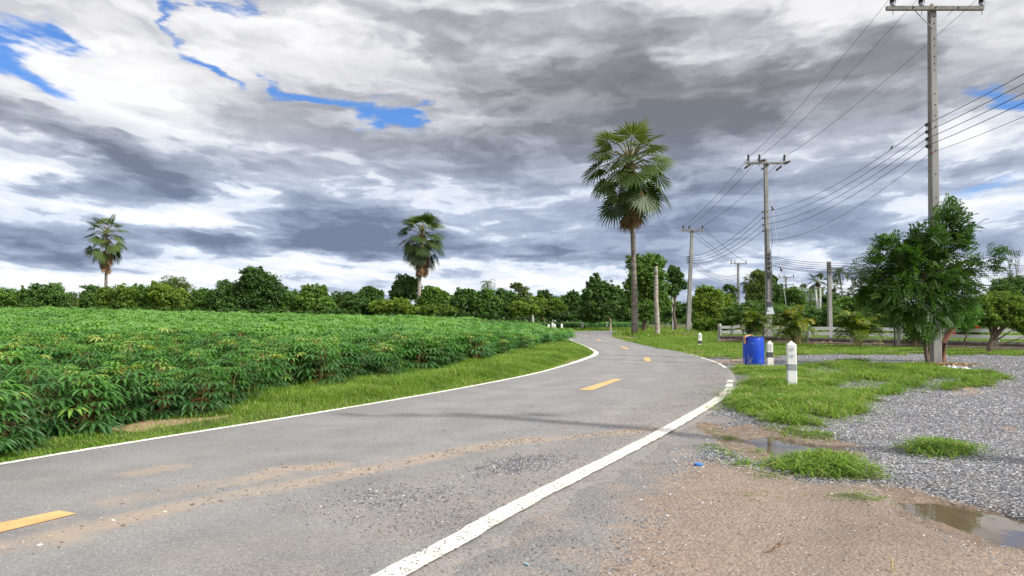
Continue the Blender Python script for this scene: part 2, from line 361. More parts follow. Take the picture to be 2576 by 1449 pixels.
# ------------------------------------------------------------------ ground sheet
def lin(vals):
    out = []
    for a, b, s in vals: out += list(np.arange(a, b, s))
    return np.array(out)
gx = lin([(-3000,-400,400),(-400,-80,20),(-80,-20,1.5),(-20,-9,.4),(-9,-1,.12),(-1,9,.06),(9,16,.12),(16,30,.4),(30,80,1.5),(80,400,20),(400,3001,400)])
gy = lin([(-2000,-200,300),(-200,-20,20),(-20,2.5,.8),(2.5,12.5,.06),(12.5,26,.13),(26,50,.4),(50,110,1.2),(110,400,20),(400,4000,300)])
X, Y = np.meshgrid(gx, gy); xf = X.ravel(); yf = Y.ravel()
Z, Rd = zones(xf, yf)
near = (np.abs(xf) < 60) & (yf < 100) & (yf > -20)
bump = (fbm(xf*.9, yf*.9, 21)-.5)*.05+(fbm(xf*5, yf*5, 25)-.5)*.02*(yf < 30)
z = terr(xf, yf)+bump*near*sm(.0, .8, -Rd)
z = z+.03*Z['green']*near*sm(.05, .7, -Rd)-.075*Z['pud']-.02*Z['mud']*sm(.1, .6, -Rd)
fd = pdist(xf, yf, FIELD)
z = z+np.where(fd > 0, (.06+.05*np.sin(xf*1.15*2*PI+yf*.5))*sm(0, .5, fd), 0)*near
z = np.where(Rd > -.02, -.03, z-.012)
nx, ny = len(gx), len(gy)
I = np.arange(nx*ny).reshape(ny, nx)
quads = np.stack([I[:-1, :-1].ravel(), I[:-1, 1:].ravel(), I[1:, 1:].ravel(), I[1:, :-1].ravel()], 1)
def stonecol(t, P, sc):
    vo = t.n('ShaderNodeTexVoronoi', {'Vector': P, 'Scale': sc, 'Randomness': 1.0})
    c = t.n('ShaderNodeSeparateColor', {0: vo.outputs['Color']}).outputs
    return vo.outputs['Distance'], c
def asphalt_nodes(t, P, mudf=None):
    n1 = t.noise(1.1, 6, .6, P); n2 = t.noise(55, 3, .7, P)
    d, c = stonecol(t, P, 120)
    base = t.mix(t.ss(n1, .3, .7), (.235, .229, .220), (.295, .289, .279))
    base = t.mix(t.ss(n2, .25, .8), t.mix(1.0, base, (.66, .66, .66), 'MULTIPLY'), base)
    base = t.mix(t.m('MULTIPLY', t.ss(c[0], .78, 1.0), .5), base, (.12, .12, .125))
    base = t.mix(t.m('MULTIPLY', t.ss(c[1], .86, 1.0), .55), base, (.5, .49, .46))
    return base, n2
def ground_mat():
    m, t, b = newmat('ground_mix'); P = geo(t)
    A = lambda k: t.n('ShaderNodeAttribute', attribute_name=k).outputs['Fac']
    nn = t.noise(2.5, 8, .65, P); nf = t.noise(14, 6, .7, P); nx_ = t.noise(60, 4, .7, P)
    jit = t.m('MULTIPLY', t.m('SUBTRACT', nf, .5), 1.0)
    def W_(k, amt=.8): return t.ss(t.m('ADD', A(k), t.m('MULTIPLY', jit, amt)), .35, .65)
    soil = t.mix(t.ss(nn, .35, .65), (.10, .085, .045), (.07, .10, .03))
    soil = t.mix(t.m('MULTIPLY', t.ss(nf, .5, .75), .6), soil, (.22, .15, .085))
    vd, vc = stonecol(t, P, 34)
    gcol = t.ramp(vc[0], [(0, (.13, .135, .145)), (.45, (.24, .245, .25)), (.8, (.36, .36, .36)), (1, (.55, .54, .52))])
    gcol = t.mix(t.ss(vd, .35, .6), gcol, (.06, .06, .065))
    gcol = t.mix(t.m('MULTIPLY', t.ss(nn, .5, .72), .45), gcol, (.27, .215, .16))
    vd2, vc2 = stonecol(t, P, 115)
    tan = t.mix(t.ss(nf, .3, .7), (.225, .168, .13), (.325, .25, .195))
    tan = t.mix(t.ss(t.noise(.8, 5, .6, P), .45, .7), tan, (.235, .195, .16))
    tan = t.mix(t.m('MULTIPLY', t.ss(vc2[0], .72, .95), .5), tan, (.22, .18, .15))
    tan = t.mix(t.m('MULTIPLY', t.ss(vc2[1], .86, 1), .5), tan, (.50, .43, .36))
    asp, an = asphalt_nodes(t, P)
    asp = t.mix(t.m('MULTIPLY', t.ss(nn, .42, .62), .5), asp, (.36, .28, .22))
    asp = t.mix(t.m('MULTIPLY', t.ss(vc2[0], .6, .9), .5), asp, (.13, .13, .135))
    mud = t.mix(t.ss(nf, .35, .65), (.15, .11, .08), (.27, .2, .145))
    dirt = t.mix(t.ss(nf, .35, .65), (.25, .15, .09), (.44, .31, .2))
    c = t.mix(W_('gravel', .3), soil, gcol)
    c = t.mix(W_('asph', 1.1), c, asp)
    c = t.mix(W_('tan', 1.2), c, tan)
    c = t.mix(W_('mud', 1.0), c, mud)
    c = t.mix(t.m('MULTIPLY', t.m('MULTIPLY', A('tan'), t.ss(t.noise(.45, 4, .55, P), .46, .62)), .45), c, (.15, .115, .09))
    c = t.mix(t.m('MULTIPLY', W_('green'), .999), c, soil)
    c = t.mix(W_('dirt', .9), c, dirt)
    pud = A('pud'); wet = t.ss(pud, .0, .5)
    c = t.mix(t.m('MULTIPLY', wet, .5), c, (.07, .055, .035))
    t.L.new(c, b.inputs['Base Color'])
    t.L.new(t.m('SUBTRACT', .92, t.m('MULTIPLY', wet, .5)), b.inputs['Roughness']); b.inputs['Specular IOR Level'].default_value = .25
    h = t.m('ADD', t.m('MULTIPLY', vd, -.5), t.m('ADD', nf, t.m('MULTIPLY', nx_, .5)))
    k = t.n('ShaderNodeBump', {'Strength': .7, 'Height': h, 'Distance': .03}); t.L.new(k.outputs[0], b.inputs['Normal'])
    return m
ground = npmesh('ground', np.stack([xf, yf, z], 1), [quads], ground_mat(), smooth=True, cols=Z)
tag(ground, kind='structure')
# ------------------------------------------------------------------ road
STREAK = [G((-300,1440),(0,1386),(150,1368)), G((150,1350),(420,1290),(600,1252),(830,1208)), G((300,1268),(520,1228),(690,1200)), G((700,1188),(790,1182),(840,1176)),
          G((830,1208),(1000,1172),(1180,1136),(1290,1115),(1360,1110)), G((1430,1106),(1520,1096),(1690,1080)), G((350,1195),(430,1180)), G((-300,1360),(100,1320))]
TRACKS = [.22, .40, .62, .80]
def road_mesh():
    K = 64; s = np.linspace(-.012, 1.0, K+1)
    P = LE[:, None, :]*(1-s)[None, :, None]+RE[:, None, :]*s[None, :, None]
    # asphalt shoulder of ragged width beyond the right-hand line
    n = RE-LE; n /= np.linalg.norm(n, axis=1)[:, None]
    wob = fbm(RE[:, 1]*1.7, RE[:, 0]*1.7, 31)
    e = .12+.5*wob*np.clip(1.4-RE[:, 1]/14, .0, 1)
    P[:, -1, :] = RE+n*e[:, None]; P[:, -2, :] = RE+n*.06
    x = P[..., 0].ravel(); y = P[..., 1].ravel()
    z = .022+0*x; ed = np.zeros(P.shape[:2]); z = z.reshape(P.shape[:2]); z[:, -1] = -.02; z[:, 0] = -.03; z = z.ravel()
    n1, n2 = P.shape[:2]; I = np.arange(n1*n2).reshape(n1, n2)
    q = np.stack([I[:-1, :-1].ravel(), I[:-1, 1:].ravel(), I[1:, 1:].ravel(), I[1:, :-1].ravel()], 1)
    mud = np.zeros(x.shape)
    for l in STREAK:
        d = ldist(x, y, l); mud = np.maximum(mud, np.exp(-(d/.26)**2))
    side = np.tile(s, n1)
    tr = np.zeros(x.shape)
    for c in TRACKS: tr = np.maximum(tr, np.exp(-((side-c)/.055)**2))
    grit = sm(.62, 1.0, side)*sm(32, 8, y)
    m, t, b = newmat('asphalt'); Pn = geo(t)
    A = lambda k: t.n('ShaderNodeAttribute', attribute_name=k).outputs['Fac']
    c, n2_ = asphalt_nodes(t, Pn)
    c = t.mix(t.m('MULTIPLY', A('track'), t.ss(t.noise(.5, 4, .6, Pn), .3, .7)), c, t.mix(1.0, c, (1.16, 1.15, 1.13), 'MULTIPLY'))
    nf = t.noise(9, 6, .7, Pn); nb = t.noise(1.6, 5, .6, Pn)
    c = t.mix(t.m('MULTIPLY', t.ss(t.m('MULTIPLY_ADD', A('mud'), 1.0, t.m('MULTIPLY', t.m('SUBTRACT', nf, .5), 1.3)), .35, 1.0), t.ss(nb, .3, .6, .12, .75)), c, (.38, .30, .225))
    c = t.mix(t.m('MULTIPLY', t.m('MULTIPLY', A('grit'), t.ss(nb, .35, .65)), .4), c, (.33, .27, .225))
    vd, vc = stonecol(t, Pn, 60)
    c = t.mix(t.m('MULTIPLY', t.m('MULTIPLY', t.ss(vc[2], .75, .95), A('grit')), .75), c, (.1, .098, .095))
    # tar seals and old cracks
    c = t.mix(t.m('MULTIPLY', t.ss(t.noise(.35, 3, .5, Pn), .52, .7), .25), c, (.2, .2, .2))
    t.L.new(c, b.inputs['Base Color']); b.inputs['Roughness'].default_value = .85; b.inputs['Specular IOR Level'].default_value = .3
    k = t.n('ShaderNodeBump', {'Strength': .55, 'Height': t.m('ADD', t.noise(130, 3, .7, Pn), t.m('MULTIPLY', n2_, .6)), 'Distance': .012}); t.L.new(k.outputs[0], b.inputs['Normal'])
    o = npmesh('road', np.stack([x, y, z], 1), [q], m, smooth=True, cols={'mud': mud, 'track': tr, 'grit': grit}); tag(o, kind='structure')
road_mesh()
def paintmat(name, col, wear, specks):
    m, t, b = newmat(name); P = geo(t)
    asp, n2 = asphalt_nodes(t, P)
    w = t.ss(t.noise(22, 6, .75, P), wear, wear+.07)
    vd, vc = stonecol(t, P, 38); sp = t.m('MULTIPLY', t.ss(vc[0], specks, specks+.04), t.ss(vd, .45, .3))
    f = t.m('MAXIMUM', w, sp)
    c = t.mix(t.ss(t.noise(3, 5, .6, P), .35, .7), col, tuple(q*.86*k for q, k in zip(col, (1, .95, .85))))
    c = t.mix(f, c, t.mix(1.0, asp, (.55, .52, .5), 'MULTIPLY'))
    t.L.new(c, b.inputs['Base Color']); b.inputs['Roughness'].default_value = .7
    k = t.n('ShaderNodeBump', {'Strength': .5, 'Height': t.m('SUBTRACT', t.noise(90, 3, .7, P), f), 'Distance': .01}); t.L.new(k.outputs[0], b.inputs['Normal'])
    return m
white_old = paintmat('white_paint_worn', (.76, .74, .68), .565, .66)
white_new = paintmat('white_paint', (.80, .79, .74), .72, .97)
yellow = paintmat('yellow_paint', (.64, .41, .17), .66, .95)
def ribbon(name, edge, nrm, o0, o1, mat, z=.027, seed=0, jit=.02):
    j0 = (fbm(edge[:, 1]*6, edge[:, 0]*6, seed)-.5)*jit; j1 = (fbm(edge[:, 1]*6, edge[:, 0]*6, seed+7)-.5)*jit
    a = edge+nrm*(o0+j0)[:, None]; c = edge+nrm*(o1+j1)[:, None]; n = len(a)
    V = np.zeros((2*n, 3)); V[:n, :2] = a; V[n:, :2] = c; V[:, 2] = z
    q = np.array([(i, i+n, i+n+1, i+1) for i in range(n-1)])
    o = npmesh(name, V, [q], mat); tag(o, kind='structure'); return o
NR = RE-LE; NR /= np.linalg.norm(NR, axis=1)[:, None]
def dense(E, N, i0, i1, k=6):
    t = np.linspace(i0, i1, (i1-i0)*k+1); ii = np.arange(len(E))
    return np.stack([np.interp(t, ii, E[:, c]) for c in (0, 1)], 1), np.stack([np.interp(t, ii, N[:, c]) for c in (0, 1)], 1), t
iy = lambda yy, E: int(np.argmin(abs(E[:, 1]-yy)))
e, nn_, _ = dense(LE, NR, 0, iy(82, LE)); w = np.full(len(e), .11)+.14*np.exp(-((e[:, 1]-28)/5)**2)
ribbon('left_edge_line', e, nn_, .0*w, w, white_new, seed=3, jit=.015)
e, nn_, _ = dense(RE, NR, 0, iy(15.2, RE)); ribbon('right_edge_line', e, nn_, np.full(len(e), -.02), np.full(len(e), .155), white_old, seed=5, jit=.03)
for a, b, w in ((15.4, 16.1, .14), (16.5, 17.0, .12), (21.3, 29.5, .09)):
    e, nn_, _ = dense(RE, NR, iy(a, RE), iy(b, RE)+1); ribbon('right_edge_line', e, nn_, np.full(len(e), -.06), np.full(len(e), w-.06), white_old, z=.028, seed=8, jit=.07)
def decal(name, poly, mat, z=.027):
    mb = MB(); mb.add([(x, y, z) for x, y in poly], [tuple(range(len(poly)))]); o = mb.build(name, mat)
    if o.data.polygons[0].normal.z < 0: o.data.flip_normals()
    tag(o, kind='structure')
for d in (((-130,1372),(0,1325),(149,1293),(193,1301),(0,1349),(-90,1380)), ((1456,984),(1543,956),(1566,956),(1490,985)), ((1620,901),(1634,901.5),(1637.5,911.5),(1622,910.5)),
          ((1559,873),(1566,873),(1585,879.5),(1574,879.5)), ((1500,854.7),(1504,854.7),(1515,859),(1508,859)), ((1472,845),(1478,845),(1480,846.6),(1473,846.6))):
    decal('centre_dash', G(*d), yellow)
# two thin dark ribbons laid across the lane
e = np.array(G((1500,905.2),(1600,908.4),(1700,912.4),(1826,917.2))); n_ = np.tile([[.6, .8]], (4, 1)); m_dark = surf('dark_line', (.05,.05,.052), (.09,.09,.09), 20, .6)
ribbon('road_dark_line', e, n_, np.full(4, -.02), np.full(4, .03), m_dark, z=.0262)
e = np.array(G((1448,862),(1500,863.4),(1586,866.3),(1610,867))); ribbon('road_dark_line', e, n_, np.full(4, -.05), np.full(4, .05), m_dark, z=.0262)
# ------------------------------------------------------------------ puddles
m_w, t_, b_ = newmat('muddy_water'); b_.inputs['Base Color'].default_value = (.12, .09, .055, 1); b_.inputs['Roughness'].default_value = .02; b_.inputs['IOR'].default_value = 1.33; b_.inputs['Specular IOR Level'].default_value = .9
k_ = t_.n('ShaderNodeBump', {'Strength': .05, 'Height': t_.noise(4, 3, .5, geo(t_)), 'Distance': .02}); t_.L.new(k_.outputs[0], b_.inputs['Normal'])
for poly, lv in ((P1, -.050), (P2, -.050)):
    n_p = len(poly); ar = sum(poly[i][0]*poly[(i+1) % n_p][1]-poly[(i+1) % n_p][0]*poly[i][1] for i in range(n_p)); sg = 1 if ar > 0 else -1; big = []
    for i in range(n_p):
        ax, ay = poly[i-1]; bx_, by_ = poly[(i+1) % n_p]; ex, ey = bx_-ax, by_-ay; L_ = math.hypot(ex, ey); big.append((poly[i][0]+sg*ey/L_*.30, poly[i][1]-sg*ex/L_*.30))
    mb = MB(); mb.add([(x, y, lv) for x, y in big], [tuple(range(len(big)))]); o = mb.build('puddle', m_w)
    if o.data.polygons[0].normal.z < 0: o.data.flip_normals()
    tag(o, kind='structure')
# height of ground for placing things
gxs, gys = gx, gy; ZG = z.reshape(ny, nx)
def gz(x, y):
    x = np.asarray(x, float); y = np.asarray(y, float)
    i = np.clip(np.searchsorted(gxs, x)-1, 0, nx-2); j = np.clip(np.searchsorted(gys, y)-1, 0, ny-2)
    fx = np.clip((x-gxs[i])/(gxs[i+1]-gxs[i]), 0, 1); fy = np.clip((y-gys[j])/(gys[j+1]-gys[j]), 0, 1)
    h = (ZG[j, i]*(1-fx)+ZG[j, i+1]*fx)*(1-fy)+(ZG[j+1, i]*(1-fx)+ZG[j+1, i+1]*fx)*fy
    return np.maximum(h, np.where(pdist(x, y, ROADPOLY) > 0, .022, -9))
def zg(x, y): return float(gz(np.array([x]), np.array([y]))[0])
# ------------------------------------------------------------------ loose stones
def scatter(name, pts, size, mats, mi, flat=.55, seed=1):
    """angular stones as one mesh: deformed octahedra"""
    r = np.random.default_rng(seed); n = len(pts)
    B = np.array([(1,0,0),(0,1,0),(-1,0,0),(0,-1,0),(.25,.2,.8),(-.2,-.15,-.7)], float)
    Fc = np.array([(0,1,4),(1,2,4),(2,3,4),(3,0,4),(1,0,5),(2,1,5),(3,2,5),(0,3,5)])
    V = B[None]*(1+.45*(r.random((n, 6, 1))-.5))*size[:, None, None]
    V[..., 1] *= (.55+.5*r.random((n, 1))); V[..., 2] *= flat
    a = r.random(n)*2*PI; c, s_ = np.cos(a)[:, None], np.sin(a)[:, None]
    x = V[..., 0]*c-V[..., 1]*s_; y = V[..., 0]*s_+V[..., 1]*c
    tl = (r.random((n, 1))-.5)*.6; zz = V[..., 2]+x*tl
    P = np.stack([x+pts[:, 0:1], y+pts[:, 1:2], zz+pts[:, 2:3]], -1).reshape(-1, 3)
    Fx = (Fc[None]+6*np.arange(n)[:, None, None]).reshape(-1, 3)
    return npmesh(name, P, [Fx], mats, mi=np.repeat(mi, 8), v=np.repeat(r.random(n), 6))
def stonemat(name, stops):
    m, t, b = newmat(name); v = t.n('ShaderNodeAttribute', attribute_name='v').outputs['Fac']
    t.L.new(t.ramp(v, stops), b.inputs['Base Color']); b.inputs['Roughness'].default_value = .85; return m
st_g = stonemat('grey_stone', [(0, (.13,.135,.145)), (.5, (.24,.245,.26)), (.88, (.35,.35,.355)), (1, (.58,.57,.55))])
st_t = stonemat('tan_stone', [(0, (.13,.095,.07)), (.5, (.24,.18,.13)), (.9, (.38,.30,.23)), (1, (.58,.52,.45))])
st_d = stonemat('dark_stone', [(0, (.05,.05,.055)), (.6, (.12,.12,.125)), (.93, (.20,.20,.205)), (1, (.5,.48,.45))])
def stones():
    r = np.random.default_rng(5)
    P = []; Sz = []; M = []
    # crushed rock yard: density falls with distance so each stone stays near pixel size
    for (y0, y1, n, s0) in ((3, 7, 34000, .011), (7, 11, 60000, .014), (11, 17, 52000, .019), (17, 31, 30000, .03)):
        y = y0+(y1-y0)*r.random(n); x = -.2*y+r.random(n)*(y*.98+1.5)
        Zz, R_ = zones(x, y)
        k = r.random(n)
        gd = Zz['gravel']*(1-Zz['asph'])*(1-Zz['tan'])*(1-Zz['mud']*.85)*(1-Zz['green']*.93)
        keep = (k < gd*1.0) & (R_ < -.25) & (Zz['pud'] < .25)
        P.append(np.stack([x, y], 1)[keep]); Sz.append(s0*(.5+r.random(keep.sum())**2)); M.append((r.random(keep.sum()) > .93)*1)
    n = 30000; y = 3+8*r.random(n)**1.2; x = -2+r.random(n)*(y*.9+2); Zz, R_ = zones(x, y)   # pebbles on the tan earth and asphalt apron
    keep = (r.random(n) < (.30*Zz['tan']+.55*Zz['asph']*fbm(x*1.5, y*1.5, 44)*1.1+.3*Zz['mud'])) & (R_ < -.1) & (Zz['pud'] < .2)
    P.append(np.stack([x, y], 1)[keep]); Sz.append(.005+.010*r.random(keep.sum())**3); M.append(np.where(Zz['tan'][keep] > .5, (r.random(keep.sum()) > .35)*1, np.where(r.random(keep.sum()) > .7, 1, 2)))
    n = 14000; t = np.clip(1-r.exponential(.17, n), 0, 1.1); i = r.integers(90, 300, n)          # grit thrown onto the lane
    q = LE[i]*(1-t)[:, None]+RE[i]*t[:, None]+r.normal(0, .08, (n, 2)); keep = (q[:, 1] > 3) & (q[:, 1] < 24)
    P.append(q[keep]); Sz.append(.004+.009*r.random(keep.sum())**3); M.append(np.where(r.random(keep.sum()) > .7, 1, 2))
    n = 1500; c = np.array(gr(1315, 1172)); q = c+np.stack([r.normal(0, .30, n), r.normal(0, .16, n)], 1)@np.array([[.6, .75], [-.75, .6]]); P.append(q); Sz.append(.006+.01*r.random(n)); M.append(2*(r.random(n) < .75))
    n = 700; c = np.array(gr(1020, 1255)); q = c+np.stack([r.normal(0, .30, n), r.normal(0, .2, n)], 1); P.append(q); Sz.append(.005+.01*r.random(n)); M.append(2*(r.random(n) < .75))
    for l, w in zip(STREAK, (40, 90, 20, 50, 330, 230, 5, 10)):
        l = np.array(l); t = r.random(w)*(len(l)-1); k = t.astype(int); f = (t-k)[:, None]; q = l[k]*(1-f)+l[k+1]*f+r.normal(0, .09, (w, 2))
        P.append(q); Sz.append(.007+.014*r.random(w)**2); M.append(np.ones(w, int))
    P = np.concatenate(P); Sz = np.concatenate(Sz); M = np.concatenate(M).astype(int)
    zz = gz(P[:, 0], P[:, 1])+Sz*.15
    o = scatter('gravel', np.column_stack([P, zz]), Sz, [st_g, st_t, st_d], M)
    tag(o, 'grey crushed stones and tan pebbles strewn over the yard and the road edge', 'gravel', kind='stuff')
stones()
# ------------------------------------------------------------------ grass
gm = leafmat('grass_leaf', [(0, (.06,.11,.016)), (.35, (.12,.215,.024)), (.7, (.21,.34,.04)), (.9, (.34,.40,.09)), (1, (.5,.42,.2))], .4, .06)
def blades(name, x, y, h, w, v, lean, label, seed=2, parent=None):
    r = np.random.default_rng(seed); n = len(x); z0 = gz(x, y)-.01
    a = r.random(n)*2*PI; dx, dy = np.cos(a), np.sin(a); L = lean*(.3+1.2*r.random(n))
    px, py = -dy*w, dx*w
    b = np.stack([x, y, z0], 1); D = np.stack([dx, dy, 0*dx], 1); Wv = np.stack([px, py, 0*px], 1); U = np.array([0, 0, 1.])
    hh = h[:, None]; LL = (L*h)[:, None]
    mid = b+D*LL*.35+U*hh*.6; tip = b+D*LL*1.15+U*hh*(1-.34*np.minimum(L, 2.0)[:, None])
    V = np.stack([b-Wv*.7, b+Wv*.7, mid+Wv, mid-Wv, tip], 1).reshape(-1, 3)
    k = 5*np.arange(n)[:, None]
    Q = k+np.array([[0, 1, 2, 3]]); Tt = k+np.array([[3, 2, 4]])
    o = npmesh(name, V, [Q, Tt], gm, v=np.repeat(v, 5))
    tag(o, label, 'grass', kind='stuff'); return o
def grass():
    r = np.random.default_rng(11)
    X_, Y_, H_, V_, W_, L_ = [], [], [], [], [], []
    def put(x, y, h, v, w, l):
        X_.append(x); Y_.append(y); H_.append(h*np.ones(len(x))); V_.append(v); W_.append(w*np.ones(len(x))); L_.append(l*np.ones(len(x)))
    for q, (p, h, dn) in enumerate(GRASS):
        p_ = np.array(p); x0, y0 = p_.min(0)-.3; x1, y1 = p_.max(0)+.3
        n = int((x1-x0)*(y1-y0)*dn); n = min(n, 260000)
        x = x0+(x1-x0)*r.random(n); y = y0+(y1-y0)*r.random(n)
        wx = x+(fbm(x*1.3, y*1.3, 3)-.5)*.9*np.clip(y/12, .3, 2.2); wy = y+(fbm(x*1.3, y*1.3, 11)-.5)*1.6*np.clip(y/12, .2, 2.5)
        d = pdist(wx, wy, p); f = sm(-.10, .30, d) if h > .1 else sm(-.16, .06, d)
        for hl in HOLES: f = f*(1-sm(-.15, .1, pdist(x, y, hl))*.9)
        cl = fbm(x*2.6, y*2.6, 51); c2 = fbm(x*.8, y*.8, 57); f = f*gfac(x, y, d, q)
        keep = (r.random(n) < f) & (pdist(x, y, ROADPOLY) < .12-.12*r.random(n)) 
        x, y = x[keep], y[keep]; cl = cl[keep]; d = d[keep]
        hh = h*(1 if q == 0 else .8)*(.45+.9*r.random(len(x)))*(.55+.9*fbm(x*.9, y*.9, 61))*(.55+.45*sm(0, .5, d))*1.15
        v = .05+.50*fbm(x*.9, y*.9, 71)+.45*r.random(len(x)); v = np.where(r.random(len(x)) < .03+.25*sm(.60, .72, c2[keep]), .97, v)
        put(x, y, hh*(.7+.7*cl), v, .0042 if h < .1 else .0058*(1 if y.mean() < 20 else 1.8), 1.9)
    blades('grass', *map(np.concatenate, (X_, Y_)), h=np.concatenate(H_), w=np.concatenate(W_), v=np.concatenate(V_), lean=np.concatenate(L_), label='green grass growing in patches on the gravel yard right of the road')
    # left verge between asphalt and cassava
    n = 330000; i = r.integers(40, len(LE)-140, n); t = r.random(n)*4.2-.25
    q = LE[i]+(LE[i+1]-LE[i])*r.random((n, 1)); nn = NR[i]; x = q[:, 0]-nn[:, 0]*t; y = q[:, 1]-nn[:, 1]*t
    fd = pdist(x, y, FIELD); rd = -pdist(x, y, ROADPOLY)
    far = np.clip(y/25, .35, 1)
    bare = np.zeros(n)
    for p in DIRTY: bare = np.maximum(bare, sm(-.2, .15, pdist(x, y, p)))
    keep = (rd > -.03) & (fd < .35) & (y < 70) & (r.random(n) < np.clip(1.1-.3*(fd > .3)-.9*bare, 0, 1)) & (r.random(n) < .95)
    x, y, fd, rd = x[keep], y[keep], fd[keep], rd[keep]
    tall = sm(9.6, 13.5, y)*(1-.35*sm(24, 45, y)); hh = (.06+.20*tall*sm(.1, 1.0, rd))*(.4+.9*r.random(len(x)))*(.3+1.4*fbm(x*1.6, y*1.6, 81))
    v = .12+.55*fbm(x*1.2, y*1.2, 91)+.4*r.random(len(x)); v = np.where(r.random(len(x)) < .05, .96, v)
    blades('grass', x, y, hh, .0042+.0035*sm(10, 40, y), v, np.full(len(x), 1.1), 'tall bright green grass on the verge between road and cassava', 12)
    # tall straw weeds at the crop edge
    n = 1600; i = r.integers(150, 330, n); t = .5+1.3*r.random(n); q = LE[i]; x = q[:, 0]-NR[i, 0]*t; y = q[:, 1]-NR[i, 1]*t; k = (abs(pdist(x, y, FIELD)) < .5)
    x, y = x[k], y[k]; blades('grass', x, y, .35+.5*r.random(len(x)), np.full(len(x), .003), .6+.4*r.random(len(x)), np.full(len(x), .5), 'thin seed stalks of tall grass along the crop edge', 13)
    # rough ground further off
    n = 230000; y = 33+75*r.random(n)**1.25; x = 3+r.random(n)*(y*.72); rd = -pdist(x, y, ROADPOLY); f = fbm(x*.25, y*.25, 101)
    fen = ldist(x, y, [(13.10, 46.2), (24.6, 30.5)]); keep = (rd > .1) & (fen > 1.45) & (r.random(n) < sm(.3, .5, f+.06)); x, y = x[keep], y[keep]; f = f[keep]
    bw = (y > 60)*1.0
    hh = (.10+.28*sm(52, 72, y)*sm(.35, .6, f)+.28*np.exp(-((x-10.2)**2+(y-60.5)**2)/9))*(.5+r.random(len(x)))
    v = .12+.5*fbm(x*.3, y*.3, 111)+.35*r.random(len(x)); v = np.where(r.random(len(x)) < .08, .98, v)
    blades('grass', x, y, hh, .008+.00018*y, v, np.full(len(x), .8), 'rough meadow grass beyond the bend and behind the fence', 14)
    n = 60000; y = 74+30*r.random(n); x = -6+r.random(n)*26; rd = -pdist(x, y, ROADPOLY)
    keep = (rd > .1) & (pdist(x, y, FIELD) < 0) & (pdist(x, y, FIELD2) < 0); x, y = x[keep], y[keep]
    blades('grass', x, y, .15*(.5+r.random(len(x))), np.full(len(x), .02), .4+.55*r.random(len(x)), np.full(len(x), .8), 'yellowish verge grass around the far white posts', 15)
grass()
# ------------------------------------------------------------------ plant materials
bark = surf('bark', (.16,.115,.08), (.075,.055,.04), 9, .9, .8, 30, stretch=(1, 1, .25))
palmbark = surf('palm_bark', (.20,.165,.135), (.10,.085,.075), 3, .9, .8, 14, c3=(.27,.24,.21), stretch=(1, 1, 2.2))
palmbark_pale = surf('pale_palm_bark', (.44,.39,.33), (.24,.205,.175), 3, .9, .6, 12, c3=(.12,.10,.09), stretch=(1, 1, 2.6))
stemmat = surf('green_stem', (.20,.19,.07), (.13,.16,.05), 12, .7)
redstem = surf('red_petiole', (.30,.07,.045), (.22,.16,.05), 3, .6)
drymat = leafmat('dry_frond', [(0, (.055,.035,.02)), (.5, (.17,.10,.055)), (1, (.36,.22,.12))], .2, .02, .7)
L_dark = leafmat('leaf_dark', [(0, (.024,.058,.01)), (.5, (.06,.135,.018)), (.85, (.12,.22,.03)), (1, (.17,.25,.045))], .3, .10)
L_mid = leafmat('leaf_mid', [(0, (.032,.075,.01)), (.5, (.085,.18,.018)), (.85, (.155,.27,.03)), (1, (.23,.31,.05))], .33, .10)
L_yel = leafmat('leaf_yellow', [(0, (.05,.095,.012)), (.5, (.135,.225,.022)), (.85, (.22,.31,.032)), (1, (.32,.35,.05))], .35, .08)
L_oliv = leafmat('leaf_olive', [(0, (.05,.085,.02)), (.5, (.12,.18,.04)), (1, (.22,.28,.07))], .35, .06)
L_brt = leafmat('leaf_bright', [(0, (.03,.10,.012)), (.5, (.09,.25,.022)), (1, (.17,.38,.04))], .35, .12)
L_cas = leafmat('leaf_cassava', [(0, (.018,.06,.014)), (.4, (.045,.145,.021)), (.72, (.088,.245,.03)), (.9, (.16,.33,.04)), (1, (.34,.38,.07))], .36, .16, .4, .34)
L_palm = leafmat('leaf_palm', [(0, (.028,.05,.016)), (.5, (.065,.105,.025)), (.85, (.14,.18,.05)), (1, (.24,.25,.09))], .25, .06, .45)
L_pd = leafmat('leaf_palm_far', [(0, (.02,.04,.012)), (.5, (.05,.085,.02)), (1, (.12,.15,.04))], .2, .03, .45)
L_areca = leafmat('leaf_areca', [(0, (.03,.075,.012)), (.4, (.085,.16,.015)), (.75, (.25,.27,.015)), (1, (.42,.25,.03))], .35, .05)
